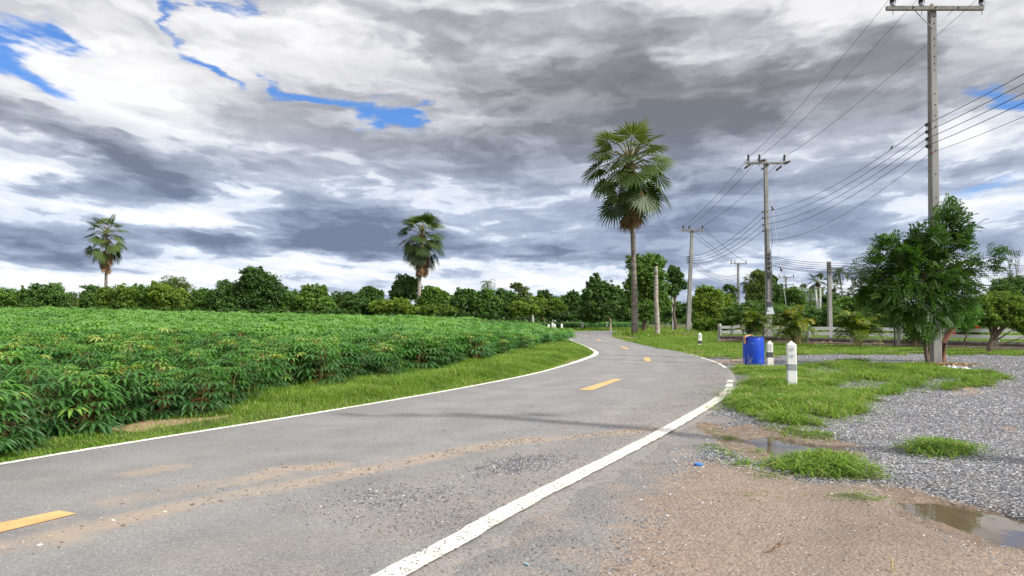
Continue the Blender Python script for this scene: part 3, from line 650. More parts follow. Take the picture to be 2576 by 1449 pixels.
# ------------------------------------------------------------------ leaf clouds for broad-leaved trees
def leafcloud(lobes, n, size, clump, seed, flat=.55, spread=1.0, dens=.62, asp=.5):
    """lobes: world ellipsoids (cx,cy,cz,rx,ry,rz). Small leaf faces gathered on clumps spread through the volume."""
    r = np.random.default_rng(seed); lob = np.array(lobes, float)
    vol = (lob[:, 3]*lob[:, 4]*lob[:, 5])**.72; pr = vol/vol.sum()
    nc = max(8, int(n/clump)); li = r.choice(len(lob), nc, p=pr); L = lob[li]
    d = r.normal(size=(nc, 3)); d /= np.linalg.norm(d, axis=1)[:, None]
    rad = (.35+.65*r.random((nc, 1))**dens)*(.78+.42*r.random((nc, 1))**1.6)
    c = L[:, :3]+d*L[:, 3:6]*rad
    cr = (.11+.20*r.random(nc)**1.3)*np.minimum(L[:, 3], L[:, 5])*spread
    k = r.integers(0, nc, n)
    q = r.normal(size=(n, 3)); q /= np.linalg.norm(q, axis=1)[:, None]; q *= (.45+.6*r.random((n, 1)))
    q[:, 2] *= flat+.2; q *= np.where(r.random((n, 1)) < .16, 1.9, 1.0)
    p = c[k]+q*cr[k][:, None]*1.15
    nrm = q*.9+r.normal(size=(n, 3))*.55+np.array([0, 0, .45]); nrm /= np.linalg.norm(nrm, axis=1)[:, None]
    a = np.cross(nrm, r.normal(size=(n, 3))); a /= np.linalg.norm(a, axis=1)[:, None]+1e-9; b = np.cross(nrm, a)
    s = size*(.55+.9*r.random((n, 1)))
    V = np.stack([p-a*s, p-b*s*asp+nrm*s*.1, p+a*s-nrm*s*.25, p+b*s*asp+nrm*s*.1], 1).reshape(-1, 3)
    Q = np.arange(4*n).reshape(n, 4)
    v = .08+.50*r.random(nc)[k]+.34*r.random(n)
    return V, Q, np.repeat(v, 4), c
def limbs(mb, base, c, r0, nl, seed, fork=.35):
    r = random.Random(seed); base = Vector(base); top = Vector(np.mean(c, 0)); h = top.z-base.z
    tp = [base, base+Vector((r.uniform(-.04, .04)*h*(fork < .5), 0, h*fork*.5)), base+(top-base)*fork+Vector((r.uniform(-.05, .05)*h, r.uniform(-.05, .05)*h, 0))*(fork < .5), base+(top-base)*.85]
    tp[0].z -= .15
    mb.tube(tp, [r0*1.25, r0, r0*.85, r0*.35], 8, jit=.15)
    for i in range(nl):
        e = Vector(c[r.randrange(len(c))]); s = tp[2] if i % 3 else tp[1]*.3+tp[2]*.7; s = s+(tp[3]-tp[2])*r.random()*.7
        m = s+(e-s)*.5+Vector((0, 0, .10*(e-s).length*r.uniform(-.3, 1.4)))
        mb.tube([s, m, e], [r0*.42, r0*.24, r0*.07], 5)
def tree(name, label, cat, px, Yd, ells, leaf=L_mid, n=6000, size=.22, seed=1, trunk=.16, group=None, clump=30, nl=9, asp=.5, dens=.62, spread=1.0, dscale=1.0, fork=.35, barkm=bark):
    """ells: photo ellipses (cx,cy,rx,ry) on the tree at distance Yd"""
    bx = (px-CX)/F*Yd; bz = zg(bx, Yd)
    lob = []
    rr = random.Random(seed*7+1)
    for cx, cy, rx, ry in ells:
        p = at(cx, cy, Yd); wx = rx/F*Yd; wz = ry/F*Yd
        lob.append((p.x-bx, rr.uniform(-.25, .25)*wx, p.z-bz, wx, max(wx*.85, wz*.6)*dscale, wz))
    n = int(n*2.5); size = size*.60
    V, Q, v, c = leafcloud(lob, n, size, clump*1.25, seed, asp=asp, dens=dens, spread=spread)
    V[:, 2] = np.maximum(V[:, 2], .02)
    e = empty(name, (bx, Yd, bz), label, cat, group)
    npmesh('crown', V, [Q], leaf, e, v=v)
    mb = MB(); limbs(mb, (0, 0, 0), c, trunk, nl, seed, fork); mb.build('trunk', barkm, e, smooth=True)
    return e
# ------------------------------------------------------------------ palms
def fan(rec, hub, d, n, R, r, nseg=24, sp=2.35, droop=.35, v0=.5):
    d = d.normalized(); n = (n-d*n.dot(d)).normalized(); s = d.cross(n)
    dz = Vector((0, 0, -1))
    for i in range(nseg):
        a = -sp+2*sp*i/(nseg-1); a += r.uniform(-.03, .03); u = d*math.cos(a)+s*math.sin(a)
        t = -d*math.sin(a)+s*math.cos(a)
        L = R*(.80+.20*math.cos(a*.6))*r.uniform(.88, 1.06)
        w = R*sp/(nseg-1)*.62
        f = (1 if i % 2 else -1)*w*.35
        b = hub+u*R*.04; m = hub+u*L*.52+n*(f*.8-.05*R)+dz*droop*.10*R
        tip = hub+u*L*.97+dz*L*droop*r.uniform(.35, .9)-n*.08*R
        q = hub+u*L*.78+dz*L*droop*.32-n*.05*R
        rec.append(((b, m-t*w, m+t*w, q-t*w*.55, q+t*w*.55, tip), min(1, max(0, v0+r.uniform(-.12, .12)))))
def fans_mesh(name, rec, mat, parent):
    V = np.array([[tuple(p) for p in q[0]] for q in rec]).reshape(-1, 3); v = np.repeat([q[1] for q in rec], 6)
    k = 6*np.arange(len(rec))[:, None]
    return npmesh(name, V, [k+np.array([[0, 2, 1]]), k+np.array([[1, 2, 4, 3]]), k+np.array([[3, 4, 5]])], mat, parent, v=v)
def palmyra(name, label, loc, H, R, ch, seed, trunk, bark_, nf=34, lean=(0, 0), skirt=1.0, group=None, gapy=True, bulge=1.0, leaf_=None):
    """H height of the crown heart above ground; R frond reach; ch hanging crown length below the heart"""
    r = random.Random(seed); e = empty(name, loc, label, 'palm tree', group)
    rb, rt = trunk; top = Vector((lean[0], lean[1], H)); mb = MB()
    pts = []; rad = []
    for i in range(15):
        t = i/14; pts.append(Vector((lean[0]*t**1.6, lean[1]*t**1.6, -.2+(H+.2)*t)))
        rad.append((rt+(rb-rt)*(1-t)**1.3+(.25*rb*bulge if i < 1 else 0)+(.10*rb*math.exp(-((t-.12)/.1)**2)))*r.uniform(.96, 1.04))
    mb.tube(pts, rad, 14, jit=.05); mb.build('trunk', bark_, e, smooth=True)
    rec = []; pet = MB()
    for i in range(nf):
        u = (i+.5)/nf; el = math.asin(max(-.86, min(.995, 1-1.84*u)))+r.uniform(-.10, .10); az = i*2.39996+r.uniform(-.25, .25)
        d = Vector((math.cos(az)*math.cos(el), math.sin(az)*math.cos(el), math.sin(el)))
        o = top-Vector((0, 0, max(0, u-.25)*ch*.42))
        Lp = R*r.uniform(.50, .64)*(1-.12*max(0, math.sin(el)))
        k = o+d*Lp*.55+Vector((0, 0, .07*R)); hub = o+d*Lp-Vector((0, 0, .04*R))
        pet.tv = .8; pet.tube([o, k, hub], [.05*R/2.6, .035*R/2.6, .028*R/2.6], 5)
        dd = (hub-k).normalized(); dd = (dd+Vector((0, 0, -.30*u))).normalized()
        n = Vector((-d.x*math.sin(el), -d.y*math.sin(el), math.cos(el)+.1))+Vector((r.uniform(-.6, .6), r.uniform(-.6, .6), r.uniform(-.2, .3)))
        fan(rec, hub, dd, n, R*r.uniform(.38, .46), r, 24, 2.05, .06+.24*u, .25+.38*(1-u)+r.uniform(-.18, .22))
    fans_mesh('crown', rec, leaf_ or L_palm, e)
    pet.build('leaf_stalks', leafmat_pet, e, smooth=True)
    # dead thatch of old fans hanging under the crown
    rec = []
    for i in range(int(30*skirt)):
        az = r.uniform(0, 2*PI); z = -ch*r.uniform(.50, .98); rr_ = rt*1.2+R*.22*max(0, 1-abs(z/ch+.62)*2.6)*r.random()
        hub = top+Vector((math.cos(az)*rr_, math.sin(az)*rr_, z)); d = Vector((math.cos(az)*.28, math.sin(az)*.28, -1))
        fan(rec, hub, d, Vector((math.cos(az), math.sin(az), .2)), R*r.uniform(.26, .38), r, 12, .75, .1, r.uniform(.15, .9))
    for i in range(10):
        az = r.uniform(0, 2*PI); hub = top+Vector((math.cos(az)*rt*1.3, math.sin(az)*rt*1.3, -ch*r.uniform(0, .25)))
        fan(rec, hub, Vector((math.cos(az), math.sin(az), -.8)), Vector((0, 0, 1)), R*.22, r, 9, .9, .5, r.uniform(.0, .25))
    fans_mesh('dead_leaves', rec, drymat, e)
    return e
leafmat_pet = surf('palm_stalk', (.22,.18,.07), (.13,.14,.05), 2, .6)
def frond(rec, pts, r, n, L, v0, droop=.5, up=Vector((0, 0, 1)), w=.03, vee=.5):
    m = len(pts)-1
    for i in range(n):
        t = .12+.88*i/n; f = t*m; k = min(int(f), m-1); p = pts[k]+(pts[k+1]-pts[k])*(f-k); d = (pts[k+1]-pts[k]).normalized()
        s = d.cross(up).normalized(); LL = L*(.35+.65*math.sin(PI*min(1, t*.88+.14)))*r.uniform(.85, 1.1)
        for sg in (-1, 1):
            u = (s*sg+d*.55+up*vee*r.uniform(.3, 1)).normalized(); q = u.cross(d).normalized().cross(u)
            ww = d*w; mid = p+u*LL*.5+Vector((0, 0, -.10*LL*droop)); tip = p+u*LL*.93+Vector((0, 0, -.55*LL*droop*r.uniform(.5, 1.2)))
            rec.append(((p, mid-ww, mid+ww, mid*.5+tip*.5-ww*.6, mid*.5+tip*.5+ww*.6, tip), min(1, max(0, v0+r.uniform(-.15, .15)))))
def coconut(name, label, loc, H, R, seed, lean=(0, 0), rt=.13, group=None, nf=16, leaf=None, nl=26):
    r = random.Random(seed); e = empty(name, loc, label, 'palm tree', group); top = Vector((lean[0], lean[1], H)); mb = MB()
    mb.tube([Vector((lean[0]*t**1.5, lean[1]*t**1.5, -.1+(H+.1)*t)) for t in (0, .2, .4, .6, .8, 1)], [rt*1.7, rt*1.2, rt*1.1, rt, rt*.9, rt*.9], 8); mb.build('trunk', palmbark, e, smooth=True)
    rec = []; pet = MB()
    for i in range(nf):
        el = math.radians(80-105*((i+.5)/nf)+r.uniform(-8, 8)); az = i*2.4+r.uniform(-.3, .3); h = Vector((math.cos(az), math.sin(az), 0)); pts = [top.copy()]; a = el
        for k in range(7): pts.append(pts[-1]+(h*math.cos(a)+Vector((0, 0, math.sin(a))))*R/7); a -= .22+.10*k*.5
        pet.tube(pts, [.03*R/2.5]*3+[.018*R/2.5]*5, 4); frond(rec, pts, r, nl, R*.28, .35+.3*r.random(), .9, w=R*.012)
    fans_mesh('crown', rec, leaf or L_palm, e); pet.build('leaf_stalks', leafmat_pet, e); return e
def areca(name, label, loc, H, R, seed, group=None, ns=9, nf=5, stub=0):
    r = random.Random(seed); e = empty(name, loc, label, 'palm clump', group); rec = []; st = MB(); pet = MB()
    for j in range(ns):
        a = r.uniform(0, 2*PI); q = R*.16*r.random(); b = Vector((math.cos(a)*q, math.sin(a)*q, 0)); hs = H*r.uniform(.06, .38); t = b*1.8+Vector((0, 0, hs))
        st.tube([b-Vector((0, 0, .1)), b*1.2+Vector((0, 0, hs*.5)), t], [.028, .022, .02], 6)
        for i in range(nf):
            az = r.uniform(0, 2*PI); el = math.radians(90-62*r.random()**1.3); h = Vector((math.cos(az), math.sin(az), 0)); pts = [t.copy()]; aa = el; L = (H-hs)*r.uniform(.75, 1.15)
            for k in range(6): pts.append(pts[-1]+(h*math.cos(aa)*R/H*1.15+Vector((0, 0, math.sin(aa))))*L/6); aa -= .16+.09*k
            pet.tube(pts, [.016]*7, 4); frond(rec, pts, r, 22, .40*min(1.2, H/2), .75*r.random()**1.2, .55, w=.026, vee=.35)
    for k in range(stub):
        a = r.uniform(0, 2*PI); b = Vector((math.cos(a)*.22, math.sin(a)*.12, 0)); st.tube([b-Vector((0, 0, .1)), b*1.5+Vector((0, 0, r.uniform(.45, .85)))], [.06, .045], 7)
    st.build('stems', surf('cane', (.45,.36,.16), (.24,.22,.10), 8, .6), e, smooth=True); pet.build('leaf_stalks', leafmat_pet, e); fans_mesh('fronds', rec, L_areca, e); return e
def P_(px, Y): x = (px-CX)/F*Y; return (x, Y, zg(x, Y))
def hgt(py, Y, px=CX): return at(px, py, Y).z
# the three tall palmyra palms and the ones far right
y = 60.; l = P_(1597, y); palmyra('palmyra_palm', 'tallest fan palm, dark scarred trunk rising from the verge right of the bend', l, hgt(402, y)-l[2], 4.45, 4.6, 3, (.27, .16), palmbark, 34, lean=((1588-1597)/F*y, 0))
y = 86.; l = P_(1053, y); palmyra('palmyra_palm', 'fan palm with a broad brown skirt of dead leaves behind the crop', l, hgt(584, y)-l[2], 3.45, 4.6, 8, (.26, .15), palmbark_pale, 30, lean=((1060-1053)/F*y, 0), skirt=2.2)
y = 104.; l = P_(266, y); palmyra('palmyra_palm', 'slender fan palm at the far left above the dark treeline', l, hgt(586, y)-l[2], 3.5, 5.0, 14, (.24, .16), palmbark, 26, lean=(-.1, 0), skirt=1.5)
for px, py, R, yy, sd_, lb in ((2057,708,3.2,175,21,'stout fan palm behind the leaning twin poles, first of the far palms from the left'), (2100,722,2.9,180,22,'dull fan palm just right of the plain square pole, grey dead leaves under it'),
        (2015,735,2.5,150,23,'short fan palm between the transformer and the twin leaning poles'), (2135,738,2.4,190,24,'small low fan palm beneath the tall coconut palm'), (2178,738,2.5,170,25,'fan palm half hidden by the left side of the roadside tree')):
    l = P_(px, yy); palmyra('palmyra_palm', lb, l, hgt(py, yy)-l[2], R, R*1.1, sd_, (.36 if sd_ == 21 else .22, .22 if sd_ == 21 else .14), palmbark, 20, skirt=.8, group='far palmyra palms on the right', leaf_=L_pd)
l = P_(1889, 120); palmyra('palmyra_palm', 'small ragged fan palm with a ball of brown dead leaves, left of the middle pole', l, hgt(706, 120)-l[2], 1.9, 3.0, 33, (.2, .12), palmbark, 20, skirt=1.6)
l = P_(1900, 118); r_ = random.Random(5)
l = P_(2124, 150); coconut('coconut_palm', 'tall thin coconut palm with curved trunk, right of the plain square pole', l, hgt(686, 150)-l[2], 3.0, 41, lean=(-.9, 0), rt=.15, leaf=L_pd, nl=34)
l = P_(2162, 140); coconut('coconut_palm', 'coconut palm with drooping brown tipped fronds beside the roadside tree', l, hgt(690, 140)-l[2], 3.4, 42, lean=(.4, 0), rt=.15, leaf=L_pd, nl=34)
l = P_(2040, 130); coconut('coconut_palm', 'low bushy coconut palm with drooping fronds under the fan palms', l, hgt(742, 130)-l[2], 3.1, 43, rt=.2, leaf=L_dark, nf=20)
l = P_(1227, 125); coconut('coconut_palm', 'small coconut palm poking above the treeline right of the middle fan palm', l, hgt(716, 125)-l[2], 1.9, 44, rt=.16, nf=15)
# ------------------------------------------------------------------ treeline
TL = 'trees lining the far side of the field'
def E(*a): return list(a)
trees = [
 ('round_tree','low bushy tree at the extreme left end of the treeline',22,92,E((10,756,34,30),(42,760,20,28)),L_mid,5000,.22),
 ('tree','narrow upright tree, second from the left end of the treeline',64,90,E((63,742,13,22),(66,765,16,24)),L_mid,3200,.2),
 ('tree','wide dark tree with two low peaks, left of the gap in the treeline',128,88,E((92,742,22,30),(135,742,32,30),(165,760,24,26),(105,768,40,20)),L_dark,9500,.21),
 ('small_tree','thin sparse sapling standing in the gap of the treeline at the left',185,86,E((184,752,9,9),(188,768,12,12)),L_oliv,700,.17),
 ('tree','dark tree just left of the left fan palm',232,90,E((228,738,22,24),(222,764,34,26),(250,760,20,26)),L_dark,7500,.21),
 ('tree','yellow-green bushy tree right of the left fan palm trunk',300,86,E((272,748,26,26),(312,742,30,26),(300,768,46,22)),L_yel,9000,.2),
 ('tree','mid green tree between the left fan palm and the pale willowy tree',360,87,E((352,742,30,26),(378,752,26,28),(352,768,44,22)),L_mid,8500,.2),
 ('willowy_tree','tall pale olive tree with a feathery rounded top behind the hedge trees',438,104,E((440,716,38,22),(460,730,26,24),(418,728,26,24),(440,750,34,26)),L_oliv,9000,.15),
 ('tree','bright leafy tree in front of the pale feathery tree',418,86,E((398,730,20,26),(420,745,34,28),(455,755,26,26),(420,772,44,18)),L_yel,9500,.2),
 ('tree','leafy green tree with rounded top left of the small gap',510,86,E((508,748,28,24),(495,768,34,22),(528,766,20,22)),L_mid,7500,.2),
 ('tree','dark spreading tree leaning left against the tallest rounded tree',566,84,E((570,730,30,24),(556,752,34,28),(580,766,38,26)),L_dark,9000,.21),
 ('big_tree','tallest rounded dark tree of the treeline, left of centre',650,84,E((640,702,34,32),(672,716,32,32),(620,724,26,30),(692,744,32,32),(640,752,50,34),(670,778,56,18)),L_dark,21000,.22),
 ('tree','short tree tucked against the right side of the tallest rounded tree',722,84,E((722,748,18,20),(718,770,26,20)),L_mid,4200,.2),
 ('tree','twin-topped yellow-green tree right of the tallest rounded tree',792,84,E((775,738,22,20),(803,738,22,20),(790,760,44,26),(820,772,30,20)),L_mid,9500,.2),
 ('bare_tree','thin twiggy tree with few leaves between two bushy trees',856,90,E((845,742,12,12),(866,740,14,10),(858,758,22,16)),L_oliv,700,.14),
 ('tree','dark tree with spiky upright top shoots left of the middle fan palm',925,85,E((922,734,16,18),(945,744,22,20),(905,752,28,20),(925,768,58,24),(885,766,26,22)),L_dark,12500,.2),
 ('big_tree','dark umbrella-crowned tree touching the left side of the middle fan palm',1018,88,E((1020,712,32,22),(1005,734,26,20),(1036,734,26,22),(1000,752,22,16)),L_dark,9500,.2),
 ('tree','round leafy tree on the right side of the middle fan palm',1094,84,E((1085,738,26,20),(1105,752,24,22),(1075,764,30,24),(1110,776,26,18)),L_mid,8500,.2),
 ('shrub','yellow-green bush in front of the dark umbrella-crowned tree',985,82,E((960,772,32,20),(1005,770,34,20),(1035,782,26,12)),L_yel,7500,.18),
 ('shrub','olive bush at the foot of the round tree right of the middle fan palm',1095,81,E((1085,782,30,14),(1125,782,28,14)),L_yel,4000,.18),
 ('tree','grey-green open topped tree right of the middle fan palm',1168,85,E((1155,738,16,14),(1180,742,18,16),(1165,762,34,24),(1190,778,34,16)),L_dark,7500,.2),
 ('tree','full green tree below the small coconut palm',1228,84,E((1222,744,26,20),(1210,762,30,22),(1240,762,28,26),(1225,782,44,14)),L_mid,9000,.2),
 ('tree','dark bushy tree left of the sparse yellowish tree',1272,85,E((1262,740,16,16),(1275,755,24,24),(1280,776,30,18)),L_dark,7000,.2),
 ('sparse_tree','tall thin see-through tree with yellowish leaves above the treeline',1312,88,E((1298,722,16,12),(1318,732,15,14),(1302,748,16,14),(1325,758,12,14)),L_oliv,2600,.15),
 ('shrub','pale olive shrubs right of the sparse yellowish tree',1320,82,E((1305,776,26,18),(1335,780,20,14)),L_yel,4200,.17),
 ('tree','dark round-topped tree beside the white far pole',1368,98,E((1368,742,20,14),(1356,756,16,14),(1384,758,18,14)),L_dark,4200,.2),
 ('shrub','wide yellow-green bush beneath the dark round-topped tree',1378,88,E((1360,776,26,20),(1395,772,30,20),(1378,786,44,12)),L_yel,7500,.18),
 ('tree','dark tree left of the spire-topped tree before the bend',1440,98,E((1442,742,14,14),(1440,758,22,18),(1430,778,28,18)),L_dark,6500,.2),
 ('big_tree','spire-topped green tree with a pale bare trunk beyond the bend',1535,84,E((1501,692,9,9),(1492,708,20,14),(1512,722,34,18),(1500,742,42,24),(1540,742,34,26),(1560,762,22,24),(1505,770,48,26),(1490,792,40,22),(1535,768,30,16)),L_dark,22000,.2),
 ('big_tree','leafy tree directly behind the big fan palm and the snapped trunk',1619,68,E((1602,660,26,22),(1645,660,32,24),(1625,690,44,30),(1590,715,20,22),(1640,722,42,30),(1600,748,24,28),(1655,760,34,32),(1625,780,34,24)),L_mid,22000,.16),
 ('tree','open tree reaching right behind the snapped palm trunk',1698,72,E((1695,680,18,14),(1700,700,22,20),(1720,718,14,14),(1690,730,20,18)),L_dark,5200,.15),
 ('tree','pale green leafy tree just right of the leaning concrete pole',1785,76,E((1775,735,24,20),(1800,748,28,22),(1765,762,26,28),(1800,782,36,30),(1830,768,18,26),(1770,800,30,24)),L_yel,16000,.17),
 ('sparse_tree','small open tree left of the far crossarm pole',1838,110,E((1832,724,12,12),(1845,732,12,14),(1838,750,18,18)),L_dark,2400,.18),
 ('big_tree','tall airy dark tree directly behind the middle power pole',1912,95,E((1905,692,18,16),(1922,700,22,22),(1900,722,26,24),(1925,740,26,30),(1895,750,20,22)),L_oliv,10500,.17),
 ('tree','dark green tree between the middle pole and the transformer pole',1958,95,E((1948,704,10,12),(1955,735,22,22),(1962,765,28,30)),L_dark,8500,.18),
 ('tree','bright bushy tree right behind the transformer pole',2000,88,E((1995,740,20,18),(2008,756,22,22),(1990,778,34,26)),L_mid,9500,.17),
 ('tree','dark tree behind the plain square pole',2092,100,E((2088,752,24,14),(2100,770,30,20)),L_dark,5500,.2),
 ('tree','wide hedge-like tree right of the plain square pole',2145,72,E((2140,770,34,24),(2175,765,34,26),(2110,785,34,26)),L_mid,12500,.16),
 ('shrub','dark leafy shrub filling the gap behind the third fence bay',2060,62,E((2050,800,36,26),(2095,805,36,28),(2020,810,26,24)),L_dark,11000,.12),
 ('shrub','bushy growth below the airy dark tree, behind the fence start',1870,66,E((1850,790,28,26),(1888,785,34,30),(1930,790,34,30)),L_mid,12000,.13),
 ('shrub','tangled bushes between transformer pole and fence',1975,64,E((1965,800,30,28),(2000,805,30,26)),L_mid,8000,.13),
 ('shrub','leafy bushes right of the plain pole behind the fence',2145,58,E((2125,815,34,26),(2165,812,34,28)),L_yel,10000,.11),
 ('shrub','dark bushes behind the fence left of the roadside tree',2215,56,E((2205,800,34,34),(2250,795,44,36),(2300,800,40,34)),L_dark,16000,.12),
 ('big_tree','dark round dome-shaped tree at the far right edge',2545,80,E((2540,728,52,34),(2590,726,50,38),(2515,745,30,30),(2570,770,60,34)),L_dark,20000,.15),
 ('shrub','pale weeds and bushes around the foot of the leaning concrete pole',1790,68,E((1770,815,30,16),(1820,815,26,18)),L_yel,7000,.12),
 ('tree','dark distant tree low behind the snapped palm trunk',1690,105,E((1680,775,34,24),(1720,780,30,22)),L_dark,5500,.22),
 ('tree','dark distant tree between the spire-topped tree and the big fan palm',1572,108,E((1568,785,24,22),(1590,790,20,18)),L_dark,4200,.22),
 ('tree','low green tree filling the dip between the far-left trees',100,95,E((70,762,40,22),(105,758,36,24),(150,764,30,22)),L_mid,6000,.2),
 ('tree','low green tree between the pale feathery tree and the dark leaning one',540,95,E((525,760,34,24),(560,764,34,24)),L_mid,5500,.2),
 ('tree','low scrubby tree joining the tallest rounded tree and the twin-topped tree',745,92,E((738,758,30,24),(760,768,36,20),(725,766,26,20)),L_mid,5500,.2),
 ('tree','low scrubby tree between the twin-topped tree and the spiky one',852,93,E((840,762,36,20),(872,760,34,22)),L_dark,5500,.2),
 ('tree','low leafy tree right of the round tree beside the middle fan palm',1135,93,E((1128,758,28,20),(1150,766,34,20)),L_mid,5000,.2),
 ('tree','low olive tree behind the pale shrubs before the white far pole',1330,95,E((1320,760,30,22),(1350,766,34,20)),L_yel,5000,.2),
 ('tree','low green tree between the wide yellow-green bush and the spire-topped tree',1420,100,E((1410,764,34,20),(1445,762,30,22)),L_mid,5000,.2),
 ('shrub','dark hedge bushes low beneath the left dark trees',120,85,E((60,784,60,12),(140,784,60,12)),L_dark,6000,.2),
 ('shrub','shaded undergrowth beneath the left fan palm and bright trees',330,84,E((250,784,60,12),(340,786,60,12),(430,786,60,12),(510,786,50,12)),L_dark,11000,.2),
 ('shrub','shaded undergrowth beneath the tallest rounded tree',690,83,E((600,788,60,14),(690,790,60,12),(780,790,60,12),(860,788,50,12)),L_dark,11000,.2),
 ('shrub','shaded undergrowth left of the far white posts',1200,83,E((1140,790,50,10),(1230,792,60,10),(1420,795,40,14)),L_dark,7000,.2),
]
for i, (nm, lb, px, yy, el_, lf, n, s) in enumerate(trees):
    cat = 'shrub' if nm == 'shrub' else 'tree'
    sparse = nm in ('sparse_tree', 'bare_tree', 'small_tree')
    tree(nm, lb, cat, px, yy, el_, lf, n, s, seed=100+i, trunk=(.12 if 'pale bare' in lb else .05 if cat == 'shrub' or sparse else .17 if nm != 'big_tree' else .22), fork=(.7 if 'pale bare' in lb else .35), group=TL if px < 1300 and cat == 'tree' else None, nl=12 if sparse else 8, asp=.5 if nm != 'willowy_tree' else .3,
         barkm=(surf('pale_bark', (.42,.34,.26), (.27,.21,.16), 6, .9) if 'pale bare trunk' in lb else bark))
# far wood closing the horizon everywhere else
def farwood():
    r = np.random.default_rng(77); n = 60000
    a = -1.35+2.7*r.random(n); d = 190+90*r.random(n); x = d*np.sin(a); y = d*np.cos(a)
    hh = (3.4+3.0*fbm(a*28, a*0+3, 7))*(1+.25*(r.random(n)-.5)); z = hh*r.random(n)**.8-.5; s = .9*(.5+r.random(n))
    nrm = r.normal(size=(n, 3)); nrm[:, 1] -= .6; nrm[:, 2] += .6; nrm /= np.linalg.norm(nrm, axis=1)[:, None]; aa = np.cross(nrm, r.normal(size=(n, 3))); aa /= np.linalg.norm(aa, axis=1)[:, None]; b = np.cross(nrm, aa)
    p = np.stack([x, y, z], 1); s = s[:, None]; V = np.stack([p-aa*s, p-b*s*.6, p+aa*s, p+b*s*.6], 1).reshape(-1, 3)
    o = npmesh('far_wood', V, [np.arange(4*n).reshape(n, 4)], L_dark, v=np.repeat(.2+.5*r.random(n), 4)); tag(o, 'continuous dark wood closing the horizon far behind everything', 'wood', kind='stuff')
farwood()
# ------------------------------------------------------------------ the tree grown round the near pole
def neem():
    Yd = 22.3; bx, by = (2332-CX)/F*22.3, 22.3; bz = zg(bx, by); r = np.random.default_rng(9); R0 = random.Random(4)
    el_ = [(2375,535,34,30),(2395,580,50,42),(2350,610,62,50),(2425,600,30,36),(2270,640,58,48),(2210,672,44,38),(2320,690,80,60),(2400,665,62,50),(2470,662,46,22),(2505,648,22,16),(2250,730,72,48),(2340,755,76,52),(2270,790,50,34),(2312,815,34,34),(2410,725,44,46),(2210,745,36,40)]
    lob = []
    for cx, cy, rx, ry in el_:
        p = at(cx, cy, Yd); wx = rx/F*Yd*.90; wz = ry/F*Yd*.92; lob.append((p.x-bx, R0.uniform(-.2, .35)*wx+.15, p.z-bz, wx, wx*.95+.1, wz))
    lob = np.array(lob); n = 3300; vol = (lob[:, 3]*lob[:, 4]*lob[:, 5])**.7; li = r.choice(len(lob), n, p=vol/vol.sum()); L = lob[li]
    d = r.normal(size=(n, 3)); d /= np.linalg.norm(d, axis=1)[:, None]; nc = 230; ci = r.choice(len(lob), nc, p=vol/vol.sum()); cd = r.normal(size=(nc, 3)); cd /= np.linalg.norm(cd, axis=1)[:, None]; cc = lob[ci, :3]+cd*lob[ci, 3:6]*(.35+.68*r.random((nc, 1))**.6); kk = r.integers(0, nc, n); cen = np.array([0, .1, 2.2]); d = cc[kk]-cen; d /= np.linalg.norm(d, axis=1)[:, None]; c = cc[kk]+r.normal(size=(n, 3))*np.array([.13, .13, .10])
    ax = d*.75+r.normal(size=(n, 3))*.45+np.array([0, 0, -.12]); ax /= np.linalg.norm(ax, axis=1)[:, None]
    nr = r.normal(size=(n, 3))*.45+np.array([0, 0, 1.]); sd2 = np.cross(ax, nr); sd2 /= np.linalg.norm(sd2, axis=1)[:, None]; nr = np.cross(sd2, ax)
    LL = .26+.14*r.random((n, 1)); Vs = []; vv = []; tn = .15+.3*fbm(c[:, 0]*2, c[:, 2]*2, 5)+.35*r.random(n)
    for k in range(6):
        t = (k+.5)/6; o = c+ax*LL*t-np.array([0, 0, 1])*LL*.3*t*t
        for sg in (-1, 1):
            u = sd2*sg+ax*.55; u /= np.linalg.norm(u, axis=1)[:, None]; l2 = .125*(1-.25*t)*(.8+.4*r.random((n, 1))); q = np.cross(u, nr)
            Vs.append(np.stack([o, o+u*l2*.5+q*.021+nr*.004, o+u*l2-np.array([0, 0, .022]), o+u*l2*.5-q*.021+nr*.004], 1)); vv.append(tn+.12*(r.random(n)-.5))
    V = np.concatenate(Vs).reshape(-1, 3); v = np.repeat(np.concatenate(vv), 4); V[:, 2] = np.maximum(V[:, 2], .02)
    e = empty('roadside_tree', (bx, by, bz), 'leafy dark green tree grown up around the nearest concrete pole', 'tree')
    npmesh('crown', V, [np.arange(len(V)).reshape(-1, 4)], leafmat('leaf_neem', [(0, (.02,.055,.006)), (.5, (.052,.125,.011)), (.8, (.12,.225,.017)), (1, (.24,.32,.04))], .3, .09, .45), e, v=v)
    mb = MB(); R1 = random.Random(3)
    mb.tube([(.0, 0, -.1), (-.06, .02, .5), (.02, .05, 1.1), (-.1, .1, 1.9), (.05, .1, 3.2), (.35, .2, 4.4)], [.07, .06, .055, .05, .04, .02], 8, jit=.2)
    mb.tube([(.05, .1, -.1), (.08, .1, .6), (-.05, .1, 1.2), (-.6, 0, 2.2), (-1.1, 0, 2.8)], [.05, .04, .04, .03, .015], 7, jit=.2)
    for k in range(34):
        q = lob[R1.randrange(len(lob))]; s = Vector((0, .1, R1.uniform(1.0, 3.2))); t = Vector(q[:3])+Vector((R1.uniform(-.6, .6)*q[3], R1.uniform(-.5, .5)*q[3], R1.uniform(-.3, .7)*q[5])); mb.tube([s, (s+t)/2+Vector((0, 0, .12)), t], [.03, .018, .006], 5)
    mb.build('trunk', bark, e, smooth=True)
neem()
